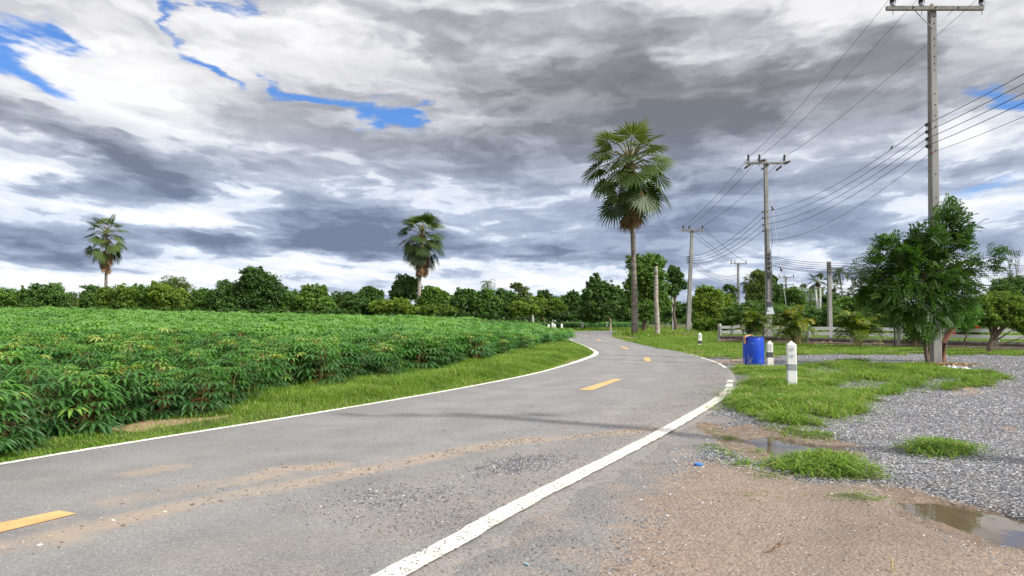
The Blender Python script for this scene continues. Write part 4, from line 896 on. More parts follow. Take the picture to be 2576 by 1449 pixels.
e = tree('small_tree', 'reddish brown bare trunk standing close behind the nearest concrete pole', 'tree', 2370, 24.6, E((2405,800,34,26),(2440,790,30,30),(2395,770,24,24)), L_brt, 3800, .055, 301, .085, asp=.35, nl=8, fork=.8, barkm=surf('red_bark', (.22,.10,.055), (.13,.065,.04), 9, .9, .6))
tree('frangipani_tree', 'low spreading tree with several bare forked stems before the fence at the right edge', 'tree', 2482, 30.5, E((2470,770,40,30),(2520,762,46,32),(2560,780,36,34),(2500,800,62,24),(2440,800,26,22),(2570,820,26,22)), L_yel, 13000, .075, 302, .11, asp=.45, nl=16, fork=.14)
tree('shrub', 'bright green bush between the reddish trunk and the spreading tree', 'shrub', 2425, 34.5, E((2410,800,44,34),(2450,790,32,34),(2400,770,30,26)), L_brt, 8000, .08, 303, .04, nl=8)
def bougain():
    e = tree('bougainvillea', 'flowering bush with magenta red blooms against the white fence', 'shrub', 2425, 36.5, E((2405,826,36,22),(2450,822,36,24)), L_mid, 4500, .07, 304, .03, nl=8)
    r = np.random.default_rng(3); m = leafmat('bloom', [(0, (.45,.02,.08)), (1, (.7,.05,.16))], .3, .03); n = 28
    for a_, b_ in ((2425,808),(2404,826),(2440,815),(2455,822),(2395,836),(2412,800)):
        p = np.array(at(a_, b_, 35.6)-e.location)+r.normal(size=(n, 3))*[.09,.09,.05]; nrm = r.normal(size=(n, 3)); a = np.cross(nrm, [0, 0, 1.]); a /= np.linalg.norm(a, axis=1)[:, None]; b = np.cross(a, nrm); b /= np.linalg.norm(b, axis=1)[:, None]
        V = np.stack([p-a*.05, p-b*.05, p+a*.05, p+b*.05], 1).reshape(-1, 3); npmesh('blossom', V, [np.arange(4*n).reshape(-1, 4)], m, e, v=np.repeat(r.random(n), 4))
bougain()
def bare(px, py, Y, lb, seed):
    l = P_(px, Y); H = hgt(py, Y)-l[2]; r = random.Random(seed); e = empty('bare_tree', l, lb, 'tree'); mb = MB(); mb.tube([(0, 0, -.1), (.05*H*.2, 0, H*.5), (r.uniform(-.3, .3), 0, H)], [.10, .07, .012], 6)
    for k in range(26):
        z = H*r.uniform(.6, .98); a = r.uniform(0, 2*PI); L = H*r.uniform(.05, .16); s = Vector((.01*H, 0, z)); mb.tube([s, s+Vector((math.cos(a)*L*.4, math.sin(a)*L*.4, L*.6)), s+Vector((math.cos(a)*L*.6, math.sin(a)*L*.6, L*1.3))], [.025, .018, .008], 4)
    mb.build('branches', bark, e)
bare(2560, 632, 90, 'thin leafless tree with upright twigs above the dome-shaped tree', 1); bare(2540, 655, 92, 'shorter leafless twiggy tree left of its taller bare neighbour', 2)
A_ = 'yellowish cane palm clumps along the fence'
l = P_(1885, 42.5); areca('cane_palm', 'yellow-leaved cane palm clump behind the blue barrel at the fence', l, 2.5, 1.9, 51, A_, 9, 5)
l = P_(1998, 38.4); areca('cane_palm', 'brownish cane palm clump with cut yellow stems before the second fence bay', l, 2.65, 1.4, 52, A_, 8, 5, stub=7)
l = P_(2160, 36.0); areca('cane_palm', 'dense cane palm clump left of the roadside tree', l, 2.35, 1.4, 53, A_, 10, 5)
l = P_(2300, 35.5); areca('cane_palm', 'low cane palm seen beneath the roadside tree', l, 1.3, .7, 54, A_, 6, 4)
# ------------------------------------------------------------------ cassava crop
def cassava_leaf(o, u, up, R, r, rec, v, full=True):
    """palmate leaf of five to seven narrow drooping lobes"""
    s = u.cross(up).normalized(); up = s.cross(u)
    nl = r.choice((6, 7, 7)) if full else 5
    for i in range(nl):
        a = -1.95+3.9*i/(nl-1)+r.uniform(-.08, .08); L = R*(1-.30*abs(a)/1.95)*r.uniform(.9, 1.08); d = u*math.cos(a)+s*math.sin(a); t = d.cross(up)
        w = L*(.115 if full else .16); m = o+d*L*.52+up*L*.02; q = o+d*L*.78-Vector((0, 0, L*.12)); tip = o+d*L*.97-Vector((0, 0, L*.34))
        vv = min(1, max(0, v+r.uniform(-.05, .05))); g = up*w*.32
        rec.append(((o, m-t*w+g, m, m+t*w+g, q-t*w*.6, q+t*w*.6, tip), vv))
def cas_mesh(name, rec, parent):
    V = np.array([[tuple(p) for p in q[0]] for q in rec]).reshape(-1, 3); v = np.repeat([q[1] for q in rec], 7); k = 7*np.arange(len(rec))[:, None]
    return npmesh(name, V, [k+np.array([[0, 2, 1]]), k+np.array([[0, 3, 2]]), k+np.array([[1, 2, 6, 4]]), k+np.array([[2, 3, 5, 6]])], L_cas, parent, v=v)
def cassava_plant(seed, H=1.15, n=74):
    r = random.Random(seed); e = empty('cassava_plant', (0, 0, 0), 'bushy green cassava plant in the nearer rows of the roadside crop', 'crop plant', 'cassava plants in the nearer rows')
    rec = []; st = MB(); pe = MB(); axes = []
    for k in range(r.choice((2, 3, 3))):
        a = r.uniform(0, 2*PI); t = Vector((math.cos(a)*.17, math.sin(a)*.17, H*r.uniform(.72, .9))); st.tube([(math.cos(a)*.03, math.sin(a)*.03, -.05), t*.5+Vector((0, 0, .02)), t], [.016, .013, .008], 6); axes.append(t)
    for i in range(n):
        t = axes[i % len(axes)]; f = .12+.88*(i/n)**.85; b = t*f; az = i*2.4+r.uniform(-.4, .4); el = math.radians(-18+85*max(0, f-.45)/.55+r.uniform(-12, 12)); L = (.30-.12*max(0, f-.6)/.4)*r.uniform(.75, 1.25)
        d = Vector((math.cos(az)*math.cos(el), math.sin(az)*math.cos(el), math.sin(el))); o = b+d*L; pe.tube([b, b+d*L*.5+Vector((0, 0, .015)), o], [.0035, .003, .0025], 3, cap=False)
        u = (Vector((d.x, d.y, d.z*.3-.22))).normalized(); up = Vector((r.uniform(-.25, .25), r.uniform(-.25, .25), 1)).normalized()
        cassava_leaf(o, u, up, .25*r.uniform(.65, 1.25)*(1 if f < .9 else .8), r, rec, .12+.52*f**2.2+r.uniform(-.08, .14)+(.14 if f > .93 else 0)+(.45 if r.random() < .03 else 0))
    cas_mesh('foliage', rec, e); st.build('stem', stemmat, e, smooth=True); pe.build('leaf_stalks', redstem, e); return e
def field():
    r = np.random.default_rng(33); protos = [cassava_plant(200+i) for i in range(6)]
    # planting grid of rows running away beside the road
    gxx, gyy = np.meshgrid(np.arange(-75, 8, .88), np.arange(4, 90, .86)); x = (gxx+r.normal(0, .10, gxx.shape)).ravel(); y = (gyy+r.normal(0, .12, gxx.shape)).ravel()
    x += (y-10)*.0; d = pdist(x, y, FIELD); vis = (np.abs(x) < y*.74+3.0)
    hol = fbm(x*.5, y*.5, 77); keep = (d > -.28-.45*(y < 30)*(x < 1.0)) & vis & ((hol < .69) | (r.random(x.shape) < .45)); x, y, d = x[keep], y[keep], d[keep]
    # a closed first row right along the crop edge
    ed = np.array(FIELD[:13]); sg = np.hypot(*np.diff(ed, axis=0).T); cs = np.r_[0, np.cumsum(sg)]; tt = np.arange(0, cs[-1], .62); ex = np.interp(tt, cs, ed[:, 0])+r.normal(0, .10, len(tt)); ey = np.interp(tt, cs, ed[:, 1])+r.normal(0, .10, len(tt)); k = (np.abs(ex) < ey*.74+3) & (ey > 4)
    x = np.r_[x, ex[k]]; y = np.r_[y, ey[k]]; d = np.r_[d, np.zeros(k.sum())]
    o = np.argsort(np.hypot(x, y)+np.where(d < 1.6, -6, 0)); x, y, d = x[o], y[o], d[o]
    zz = gz(x, y); sc = .52+.74*fbm(x*.45, y*.45, 17)+.26*r.random(len(x)); sc *= np.where(y < 9.5, .92, 1.0); sc *= 1-.26*sm(-6, -1, x)*sm(22, 34, y)
    for i in range(300):
        p = protos[i % 6]
        if i < 6: e = p
        else:
            e = p.copy(); COL.objects.link(e)
            for ch in p.children: c = ch.copy(); c.parent = e; COL.objects.link(c)
        e.location = (x[i], y[i], zz[i]-.02); e.rotation_euler = (0, 0, float(r.random()*6.28)); e.scale = (sc[i]*.98, sc[i]*.98, sc[i]*.74)
    x, y, zz, sc = x[300:], y[300:], zz[300:], sc[300:]
    # the rest of the crop: lighter plants of the same habit in one mesh
    rr = random.Random(8); var = []
    for k in range(5):
        rec = []
        for i in range(34):
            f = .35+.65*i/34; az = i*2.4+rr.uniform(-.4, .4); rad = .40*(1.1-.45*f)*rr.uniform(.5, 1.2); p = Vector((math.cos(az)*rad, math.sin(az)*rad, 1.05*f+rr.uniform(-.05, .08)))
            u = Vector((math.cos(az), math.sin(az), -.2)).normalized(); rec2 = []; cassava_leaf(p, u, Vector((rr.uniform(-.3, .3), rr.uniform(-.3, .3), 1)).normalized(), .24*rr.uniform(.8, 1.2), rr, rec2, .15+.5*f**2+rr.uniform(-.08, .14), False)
            rec += rec2
        V = np.array([[tuple(q[0][0]), tuple(q[0][1]), tuple(q[0][6]), tuple(q[0][3])] for q in rec]); var.append((V, np.array([q[1] for q in rec])))
    Vs, vs = [], []
    tone = (fbm(x*.22, y*.22, 23)-.5)*.75+.06
    for k in range(5):
        ix = np.where(np.arange(len(x)) % 5 == k)[0]; V, v = var[k]
        for far in (0, 1):
            jx = ix[(y[ix] > 45) == bool(far)]
            if not len(jx): continue
            sel = np.arange(len(V)) if not far else np.arange(0, len(V))[(np.arange(len(V))//5) % 2 == 1]
            Vb = V[sel]; a = r.random(len(jx))*6.28; c, s = np.cos(a)[:, None, None], np.sin(a)[:, None, None]; g = (1.0 if not far else 1.0)
            cen = Vb.mean(1, keepdims=True); Vb = cen+(Vb-cen)*(1.15 if not far else 1.5)
            S_ = sc[jx][:, None, None]; X_ = (Vb[None, ..., 0]*c-Vb[None, ..., 1]*s)*S_*1.15+x[jx][:, None, None]; Y_ = (Vb[None, ..., 0]*s+Vb[None, ..., 1]*c)*S_*1.15+y[jx][:, None, None]; Z_ = Vb[None, ..., 2]*S_*.84+zz[jx][:, None, None]
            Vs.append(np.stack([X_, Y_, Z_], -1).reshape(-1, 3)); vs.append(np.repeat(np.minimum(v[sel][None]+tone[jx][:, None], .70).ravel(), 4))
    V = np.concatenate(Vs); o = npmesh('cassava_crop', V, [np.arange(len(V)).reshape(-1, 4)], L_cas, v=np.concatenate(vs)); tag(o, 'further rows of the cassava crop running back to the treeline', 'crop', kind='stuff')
    # second field beyond the bend
    n = 900; x = -14+32*r.random(n); y = 84+20*r.random(n); k = pdist(x, y, FIELD2) > 0; x, y = x[k], y[k]; V, v = var[0]; a = r.random(len(x))*6.28; c, s = np.cos(a)[:, None, None], np.sin(a)[:, None, None]
    sel = np.arange(0, len(V), 2); Vb = V[sel]; cen = Vb.mean(1, keepdims=True); Vb = cen+(Vb-cen)*1.6
    Vb = Vb*np.array([1,1,.8]); P = np.stack([(Vb[None, ..., 0]*c-Vb[None, ..., 1]*s)+x[:, None, None], (Vb[None, ..., 0]*s+Vb[None, ..., 1]*c)+y[:, None, None], Vb[None, ..., 2]*1.05+gz(x, y)[:, None, None]+0*c], -1).reshape(-1, 3)
    o = npmesh('cassava_crop', P, [np.arange(len(P)).reshape(-1, 4)], L_cas, v=np.repeat(np.tile(v[sel], len(x)), 4)); tag(o, 'second cassava plot beyond the white posts at the bend', 'crop', kind='stuff')
field()
# ------------------------------------------------------------------ concrete poles and lines
conc = surf('pole_concrete', (.30,.29,.27), (.22,.215,.20), 2.2, .9, .35, 40, c3=(.20,.19,.175), stretch=(1, 1, .4))
conc_w = surf('fence_concrete', (.40,.385,.35), (.27,.255,.225), 4, .9, .4, 30, c3=(.17,.155,.13))
darkc = surf('weathered_arm', (.24,.225,.19), (.15,.14,.12), 6, .9, .4)
blackm = surf('dark_hole', (.015,.015,.015), (.02,.02,.02), 5, .9)
porc = surf('brown_porcelain', (.035,.014,.01), (.05,.02,.014), 5, .25, spec=.6)
galv = surf('galvanised', (.34,.35,.36), (.24,.25,.26), 12, .5, metal=.6)
wirem = surf('wire_black', (.035,.035,.037), (.05,.05,.05), 3, .5)
wireg = surf('wire_grey', (.10,.10,.105), (.13,.13,.13), 3, .45, metal=.3)
def insul(loc, H, parent, sc=1.0, down=False):
    mb = MB(); prof = [(.03, 0)]; n = 6
    for i in range(n):
        z = .10+i*(H-.12)/n; prof += [(.035*sc, z), (.10*sc*(1-.04*i), z+.012), (.095*sc*(1-.04*i), z+.03), (.04*sc, z+.045)]
    prof += [(.045*sc, H-.01), (.02, H)]
    mb.lathe(prof, (0, 0, 0), 14); mb.cur = 1; mb.lathe([(.075*sc, 0), (.08*sc, .10)], (0, 0, 0), 12); mb.tube([(0, 0, -.28), (0, 0, 0)], .012, 6)
    o = mb.build('insulator', [porc, galv], parent, smooth=True, loc=loc); return o
def strain(a, b, parent):
    mb = MB(); a = Vector(a); b = Vector(b); q = (b-a).to_track_quat('Z', 'Y').to_matrix(); L = (b-a).length; prof = []
    for i in range(4): z = .06+i*(L-.1)/4; prof += [(.03, z), (.085, z+.02), (.08, z+.05), (.03, z+.07)]
    mb.lathe([(.015, 0)]+prof+[(.015, L)], a, 12, R=q); mb.build('insulator', porc, parent, smooth=True)
def pole(name, label, loc, H, wb, wt, arm=None, ins=(), group=None, lean=(0, 0), holes=True, rack=None, mat_=None, armL=3.0, armz=None, cat='power pole', sides=None):
    e = empty(name, loc, label, cat, group); mb = MB(); k = 12; lx, ly = lean
    for i in range(k):                                  # tapered square shaft
        z0, z1 = -.3+(H+.3)*i/k, -.3+(H+.3)*(i+1)/k; w0 = wb+(wt-wb)*i/k; w1 = wb+(wt-wb)*(i+1)/k; f0, f1 = z0/H, z1/H
        c = w0*.12; ring = lambda w, z, f: [(lx*f+a*w/2, ly*f+b*w/2, z) for a, b in ((-.82,-1),(.82,-1),(1,-.82),(1,.82),(.82,1),(-.82,1),(-1,.82),(-1,-.82))]
        mb.add(ring(w0, z0, f0)+ring(w1, z1, f1), [(j, (j+1) % 8, 8+(j+1) % 8, 8+j) for j in range(8)]+([tuple(8+j for j in range(8))] if i == k-1 else []))
    mb.cur = 1
    if holes:
        r = random.Random(3); z = .9
        while z < H-.3:
            w = wb+(wt-wb)*z/H; f = z/H; mb.lathe([(.017, 0), (.017, .008)], (lx*f+.01, ly*f-w/2-.006, z), 8, R=Matrix.Rotation(PI/2, 3, 'X'))
            mb.lathe([(.014, 0), (.014, .008)], (lx*f-w/2+.002, ly*f, z+.1), 8, R=Matrix.Rotation(-PI/2, 3, 'Y')); z += r.choice((.22, .35, .5, .75))
    mb.build('shaft', [mat_ or conc, blackm], e)
    if arm:
        az = armz if armz is not None else H-.12; a = MB(); w = wt; cx = lx*az/H; cy = ly*az/H-w/2-.07
        a.box((cx, cy, az), (armL, .11, .13)); a.cur = 1
        for q in (-.42, 0, .42): a.lathe([(.03, 0), (.03, .02)], (cx+q*armL*.5*1.1, cy-.055, az), 8, R=Matrix.Rotation(PI/2, 3, 'X'))
        a.build('crossarm', [darkc, blackm], e, bevel=.012)
        b = MB()
        for sg in (-1, 1): b.bar((cx+sg*armL*.19, cy+.07, az-.06), (lx*(az-.62)/H+sg*.05, ly*(az-.62)/H-w/2-.01, az-.62), .03, .012)
        b.build('brace', galv, e)
        cap = MB(); cap.lathe([(wt*.42, 0), (wt*.36, .06), (.02, .13)], (lx, ly, H-.01), 10); cap.build('cap', darkc, e, smooth=True)
    for x, h in ins: insul((lx+x, ly-(wt/2+.07 if arm else 0), (armz if armz is not None else H-.12)+.07), h, e)
    if rack:
        x, zs = rack; m = MB(); m.cur = 1; f = zs[0]/H
        for i in range(0, len(zs), 2):
            zz = zs[i:i+2]; xx = x+(.0); m.tube([(lx*f+xx, ly*f, zz[0]+.07), (lx*f+xx, ly*f, zz[-1]-.07)], .012, 6)
            for z in zz: m.box((lx*f+xx*.72, ly*f, z+.055), (abs(x)*.55, .03, .008)); m.box((lx*f+xx*.72, ly*f, z-.055), (abs(x)*.55, .03, .008))
        m.cur = 0
        for z in zs: m.lathe([(.03, -.045), (.055, -.035), (.05, -.015), (.028, 0), (.05, .015), (.055, .035), (.03, .045)], (lx*f+x, ly*f, z), 12)
        m.build('spool_rack', [porc, galv], e, smooth=True)
    return e
Y1 = 23.2; p1 = (at(2353, 917, Y1).x, Y1); p1z = zg(*p1)
Htop = at(2347, 18, Y1).z-p1z
zr = [at(2330, v, Y1).z-p1z for v in (314, 332, 350, 368)]
e1 = pole('power_pole', 'nearest tall concrete power pole, tree grown round its foot', (p1[0], Y1, p1z), Htop, .29, .20, True, [(-1.33, .45), (-.42, .45), (1.49, .45)], lean=(.15, 0), rack=(-.20, zr), armL=3.08, armz=Htop-.11)
tgt = MB(); tgt.box((-.03, -.15, at(0, 386, Y1).z-p1z), (.10, .03, .035)); tgt.build('red_clamp', surf('red_plastic', (.35,.06,.04), (.3,.05,.03), 4, .5), e1)
Y2 = 47.0; x2 = (1933-CX)/F*Y2; z2 = zg(x2, Y2); H2 = at(1930, 405, Y2).z-z2
zr2 = [at(1930, v, Y2).z-z2 for v in (533, 549, 565, 581)]
e2 = pole('power_pole', 'tall concrete pole behind the fence with cable conduit, second nearest to the camera', (x2, Y2, z2), H2, .33, .21, True, [(-1.15, .5), (-.45, .5), (1.15, .5)], lean=(-.06, 0), rack=(-.24, zr2), armL=2.70, armz=H2-.18)
for a, b in (((-1.05, -.25, H2-.22), (-1.35, .35, H2-.45)), ((.1, -.2, H2-.25), (-.25, .4, H2-.5)), ((1.05, -.25, H2-.22), (1.35, -.6, H2-.12)), ((-.6, -.3, H2-.1), (-.25, -.7, H2-.05)), ((1.0, 0, H2-.3), (.75, .5, H2-.55))): strain(a, b, e2)
m = MB(); m.tube([(-.13, -.22, 2.6), (-.12, -.2, H2*.62)], .035, 6); m.tube([(.16, -.2, 2.6), (.14, -.18, H2*.5)], .03, 6); m.tube([(.14, -.18, H2*.5), (.26, -.2, H2*.56), (.16, -.2, H2*.62)], .015, 5); m.build('cable_conduit', wireg, e2)
m = MB(); zb = [at(0, v, Y2).z-z2 for v in (691, 765)]
for z_ in zb: m.box((0, -.27, z_), (.34, .12, .30))
for z_ in [at(0, v, Y2).z-z2 for v in (640, 650, 662, 674)]: m.box((.02, -.22, z_), (.16, .1, .13))
m.build('junction_box', surf('dark_box', (.05,.05,.055), (.08,.08,.08), 5, .5), e2, bevel=.01)
m = MB(); z_ = at(0, 781, Y2).z-z2; m.box((.02, -.24, z_), (.52, .10, .48), taper=.55); m.build('guard_plate', surf('pale_plate', (.55,.6,.62), (.45,.5,.52), 5, .4, metal=.3), e2, bevel=.01)
Y3 = 74.0; x3 = (1730-CX)/F*Y3; z3 = zg(x3, Y3); H3 = at(1743, 578, Y3).z-z3; l3 = (13/F*Y3, 0)
zr3 = [at(0, v, Y3).z-z3 for v in (645, 650, 655, 660)]
e3 = pole('power_pole', 'leaning pale concrete pole with crossarm, right of the big fan palm', (x3, Y3, z3), H3, .44, .27, True, [(-.95, .45), (-.35, .45), (.98, .45)], lean=l3, rack=(-.25, zr3), armL=2.2, armz=H3-.1)
Y4 = 120.; x4 = (1856-CX)/F*Y4; z4 = zg(x4, Y4); H4 = at(0, 662, Y4).z-z4
e4 = pole('power_pole', 'far thin concrete pole with a crossarm, left of the airy dark tree', (x4, Y4, z4), H4, .50, .30, True, [(-1.2, .5), (-.6, .5), (1.2, .5)], armL=2.6, armz=H4-.1, lean=(.15, 0))
Y5 = 118.; x5 = (1978-CX)/F*Y5; z5 = zg(x5, Y5); H5 = at(0, 696, Y5).z-z5
e5 = pole('transformer_pole', 'far pole with two crossarms and a grey transformer hung on it', (x5, Y5, z5), H5, .34, .24, True, [(-1.15, .4), (-.35, .35), (1.15, .4)], armL=2.5, armz=H5-.1)
m = MB(); m.box((0, -.25, H5-1.3), (2.3, .1, .12)); m.build('crossarm', darkc, e5); m = MB(); m.lathe([(.36, -.5), (.38, .3), (.34, .42), (.1, .46)], (-.1, -.5, H5-2.6), 14)
for s_ in (-.2, .15): m.lathe([(.05, 0), (.08, .1), (.04, .2)], (-.1+s_, -.5, H5-2.15), 8)
m.build('transformer', galv, e5, smooth=True); m = MB()
for s_ in (-1.1, -.5, 1.1): m.tube([(s_, -.3, H5-.1), (s_*1.05+.08, -.35, H5-.7), (s_*.95, -.3, H5-1.2), (s_*.3, -.4, H5-2.1)], .02, 4)
m.build('jumper_cable', wirem, e5)
Y6 = 44.0; x6 = (2087-CX)/F*Y6; z6 = zg(x6, Y6); H6 = at(0, 658, Y6).z-z6
zr6 = [at(0, v, Y6).z-z6 for v in (664, 671, 678, 685)]
e6 = pole('power_pole', 'plain short square concrete pole without crossarm behind the fence', (x6, Y6, z6), H6, .24, .20, rack=(.0, []) if False else None)
m = MB()
for z_ in zr6: m.lathe([(.03, -.04), (.05, -.03), (.028, 0), (.05, .03), (.03, .04)], (.0, -.16, z_), 10)
m.build('spool_rack', porc, e6, smooth=True)
pole('concrete_post', 'white slender post standing in the meadow between snapped trunk and leaning pole', P_(1694, 84), 3.95, .22, .18, holes=False, cat='post', mat_=surf('pale_post', (.62,.62,.60), (.5,.5,.48), 3, .8), lean=(-.12, 0))
for px, tp, yy, lb in ((1341, 742, 105, 'thin white pole at the treeline right of the sparse yellowish tree'), (1397, 756, 125, 'tip of a tiny far pole above the bushes left of the bend')): l = P_(px, yy); pole('power_pole', lb, l, hgt(tp, yy)-l[2], .28, .22, holes=False, mat_=surf('pale_post', (.62,.62,.60), (.5,.5,.48), 3, .8))
for (a, b, c, d, lb) in ((2060, 2052, 721, 100, 'left one of two leaning grey poles joined by a short bar, near far fan palms'), (2063, 2064, 723, 102, 'right upright one of two thin grey poles joined by a short bar')):
    l = P_(a, d); h = hgt(c, d)-l[2]; q = pole('thin_pole', lb, l, h, .26, .2, holes=False, lean=((b-a)/F*d, 0), mat_=surf('pale_post', (.62,.62,.60), (.5,.5,.48), 3, .8))
    if a == 2060: m = MB(); m.box(((b-a)/F*d+.5, -.2, h-.15), (1.5, .1, .12)); m.build('crossbar', darkc, q)
# pole that stands beside the camera, outside the frame, and throws its shadow over the lane
p0 = (10.75, 4.35); z0 = zg(*p0)
pole('power_pole', 'concrete pole beside the viewpoint, outside the picture on the right', (p0[0], p0[1], z0), Htop, .34, .24, True, [(-1.33, .45), (-.42, .45), (1.49, .45)], rack=(-.22, zr), armL=3.08, armz=Htop-.11)
def wire(label, pts, sags, rad, mat_=wirem, n=22, cat='power line', group=None, spread=1):
    mb = MB(); V = []
    for (a, b), s in zip(zip(pts[:-1], pts[1:]), sags):
        a = Vector(a); b = Vector(b)
        for i in range(n+(1 if b == Vector(pts[-1]) else 0)):
            t = i/n; V.append(a+(b-a)*t-Vector((0, 0, 4*s*t*(1-t))))
    rr = [max(rad, rad*.0+.00028*p.y) for p in V]
    mb.tube(V, rr, 5); o = mb.build('power_line', mat_, None, smooth=True)
    # origin at the first support
    return tag(o, label, cat, group)
HV = 'high wires strung between the crossarms'; LV = 'low wires strung along the spool racks'
def ipt(px_, off, Y, H, z, lx, y=0): return (px_+lx+off, Y-.2, z+H+.32)
for k, (o1, o2, o3, o4, nm) in enumerate(((-1.33, -1.15, -.95, -1.2, 'leftmost of the three high wires running between crossarms'), (-.42, -.45, -.35, -.6, 'middle one of the three high wires running between crossarms'), (1.49, 1.15, .98, 1.2, 'rightmost of the three high wires running between crossarms'))):
    wire(nm, [(p0[0]+o1, p0[1]-.2, z0+Htop+.32), (p1[0]+.15+o1, Y1-.2, p1z+Htop+.32), (x2+o2, Y2-.2, z2+H2+.25), (x3+l3[0]+o3, Y3-.2, z3+H3+.3), (x4+o4, Y4-.2, z4+H4+.3)], [.25, .30, .35, .3], .006, wireg, group=HV)
for k, nm in enumerate(('topmost', 'second from top', 'third from top', 'fourth from top')):
    wire(nm+' of the black low wires passing the near pole rack', [(p0[0]-.28, p0[1], z0+zr[k]), (p1[0]-.14, Y1, p1z+zr[k]), (x2-.30, Y2, z2+zr2[k]), (x3+.1-.2, Y3, z3+zr3[k]), (x4-.2, Y4, z4+H4-1.9-.25*k)], [.3, .55, .75, .9], .0095, group=LV)
zc_ = at(0, 387, Y1).z; wire('lowest thinner cable slung just under the four black low wires', [(p0[0]-.2, p0[1], zc_-.05), (p1[0]-.06, Y1-.1, zc_), (x2-.15, Y2, at(0, 604, Y2).z)], [.35, .75], .007, wireg)
e_far = (46., 47., 5.0)
for k in range(6):
    v2 = (645, 650, 655, 660, 666, 669)[k]; v6 = (662, 668, 673, 678, 684, 687)[k]
    wire(('topmost', 'second', 'third', 'fourth', 'fifth', 'lowest')[k]+' of six flat cables running right from the middle pole to the plain pole', [(x2+.1, Y2-.2, at(0, v2, Y2).z), (x6, Y6-.17, at(0, v6, Y6).z), (34., 43., 4.6-.15*k), (52, 42, 4.9-.15*k)], [.10, .16, .2], .006, group='six side cables')
ga = at(1936, 470, Y2); gb = Vector(((1990-CX)/F*40.8, 40.8, .0)); gb.z = zg(gb.x, gb.y)
g = empty('guy_wire', tuple(gb), 'steel stay wire slanting from the middle pole down to the ground at the fence', 'stay wire'); ga_ = ga-gb
m = MB(); m.tube([ga_, Vector((0, 0, -.05))], .011, 5); m.build('cable', galv, g, smooth=True)
for t in (.155, .56): q = ga_*(1-t); d = ga_.normalized(); m = MB(); m.lathe([(.03, -.16), (.075, -.12), (.05, 0), (.075, .12), (.03, .16)], q, 10, R=d.to_track_quat('Z', 'Y').to_matrix()); m.build('insulator', porc, g, smooth=True)
# a small bird on the topmost low wire
A_1 = Vector((p1[0]-.14, Y1, p1z+zr[0])); A_2 = Vector((x2-.30, Y2, z2+zr2[0])); tb = .115; bp = A_1+(A_2-A_1)*tb-Vector((0, 0, 4*.55*tb*(1-tb)))
m = MB(); m.lathe([(.004, -.07), (.024, -.04), (.034, 0), (.026, .035), (.02, .05), (.022, .065), (.015, .085), (.002, .092)], (0, 0, .06), 10, R=Matrix.Rotation(.6, 3, 'Y')); m.box((-.07, 0, .0), (.09, .02, .008), R=Matrix.Rotation(-.9, 3, 'Y')); m.tube([(.05, 0, .125), (.075, 0, .125)], [.006, .001], 5)
for s_ in (-.01, .01): m.tube([(0, s_, .04), (0, s_, .0)], .003, 4)
tag(m.build('bird', surf('feather', (.12,.10,.08), (.06,.05,.045), 20, .8), smooth=True, loc=bp), 'tiny brown bird perched on the topmost black low wire', 'bird')
# ------------------------------------------------------------------ snapped palm trunk
l = P_(1653, 59); Ht = hgt(670, 59)-l[2]; m = MB(); r_ = random.Random(2); pts = []; rad = []
for i in range(26): t = i/25; pts.append((-.10*t+.02*math.sin(t*9), 0, -.2+(Ht+.2)*t)); rad.append((.205-.065*t+(.06 if i < 2 else 0))*(1+.05*(i % 2)))
m.tube(pts, rad, 14, jit=.05); o = m.build('dead_palm_trunk', palmbark_pale, smooth=True, loc=l); tag(o, 'headless snapped palm trunk, whitish and ringed, right of the big fan palm', 'dead trunk')
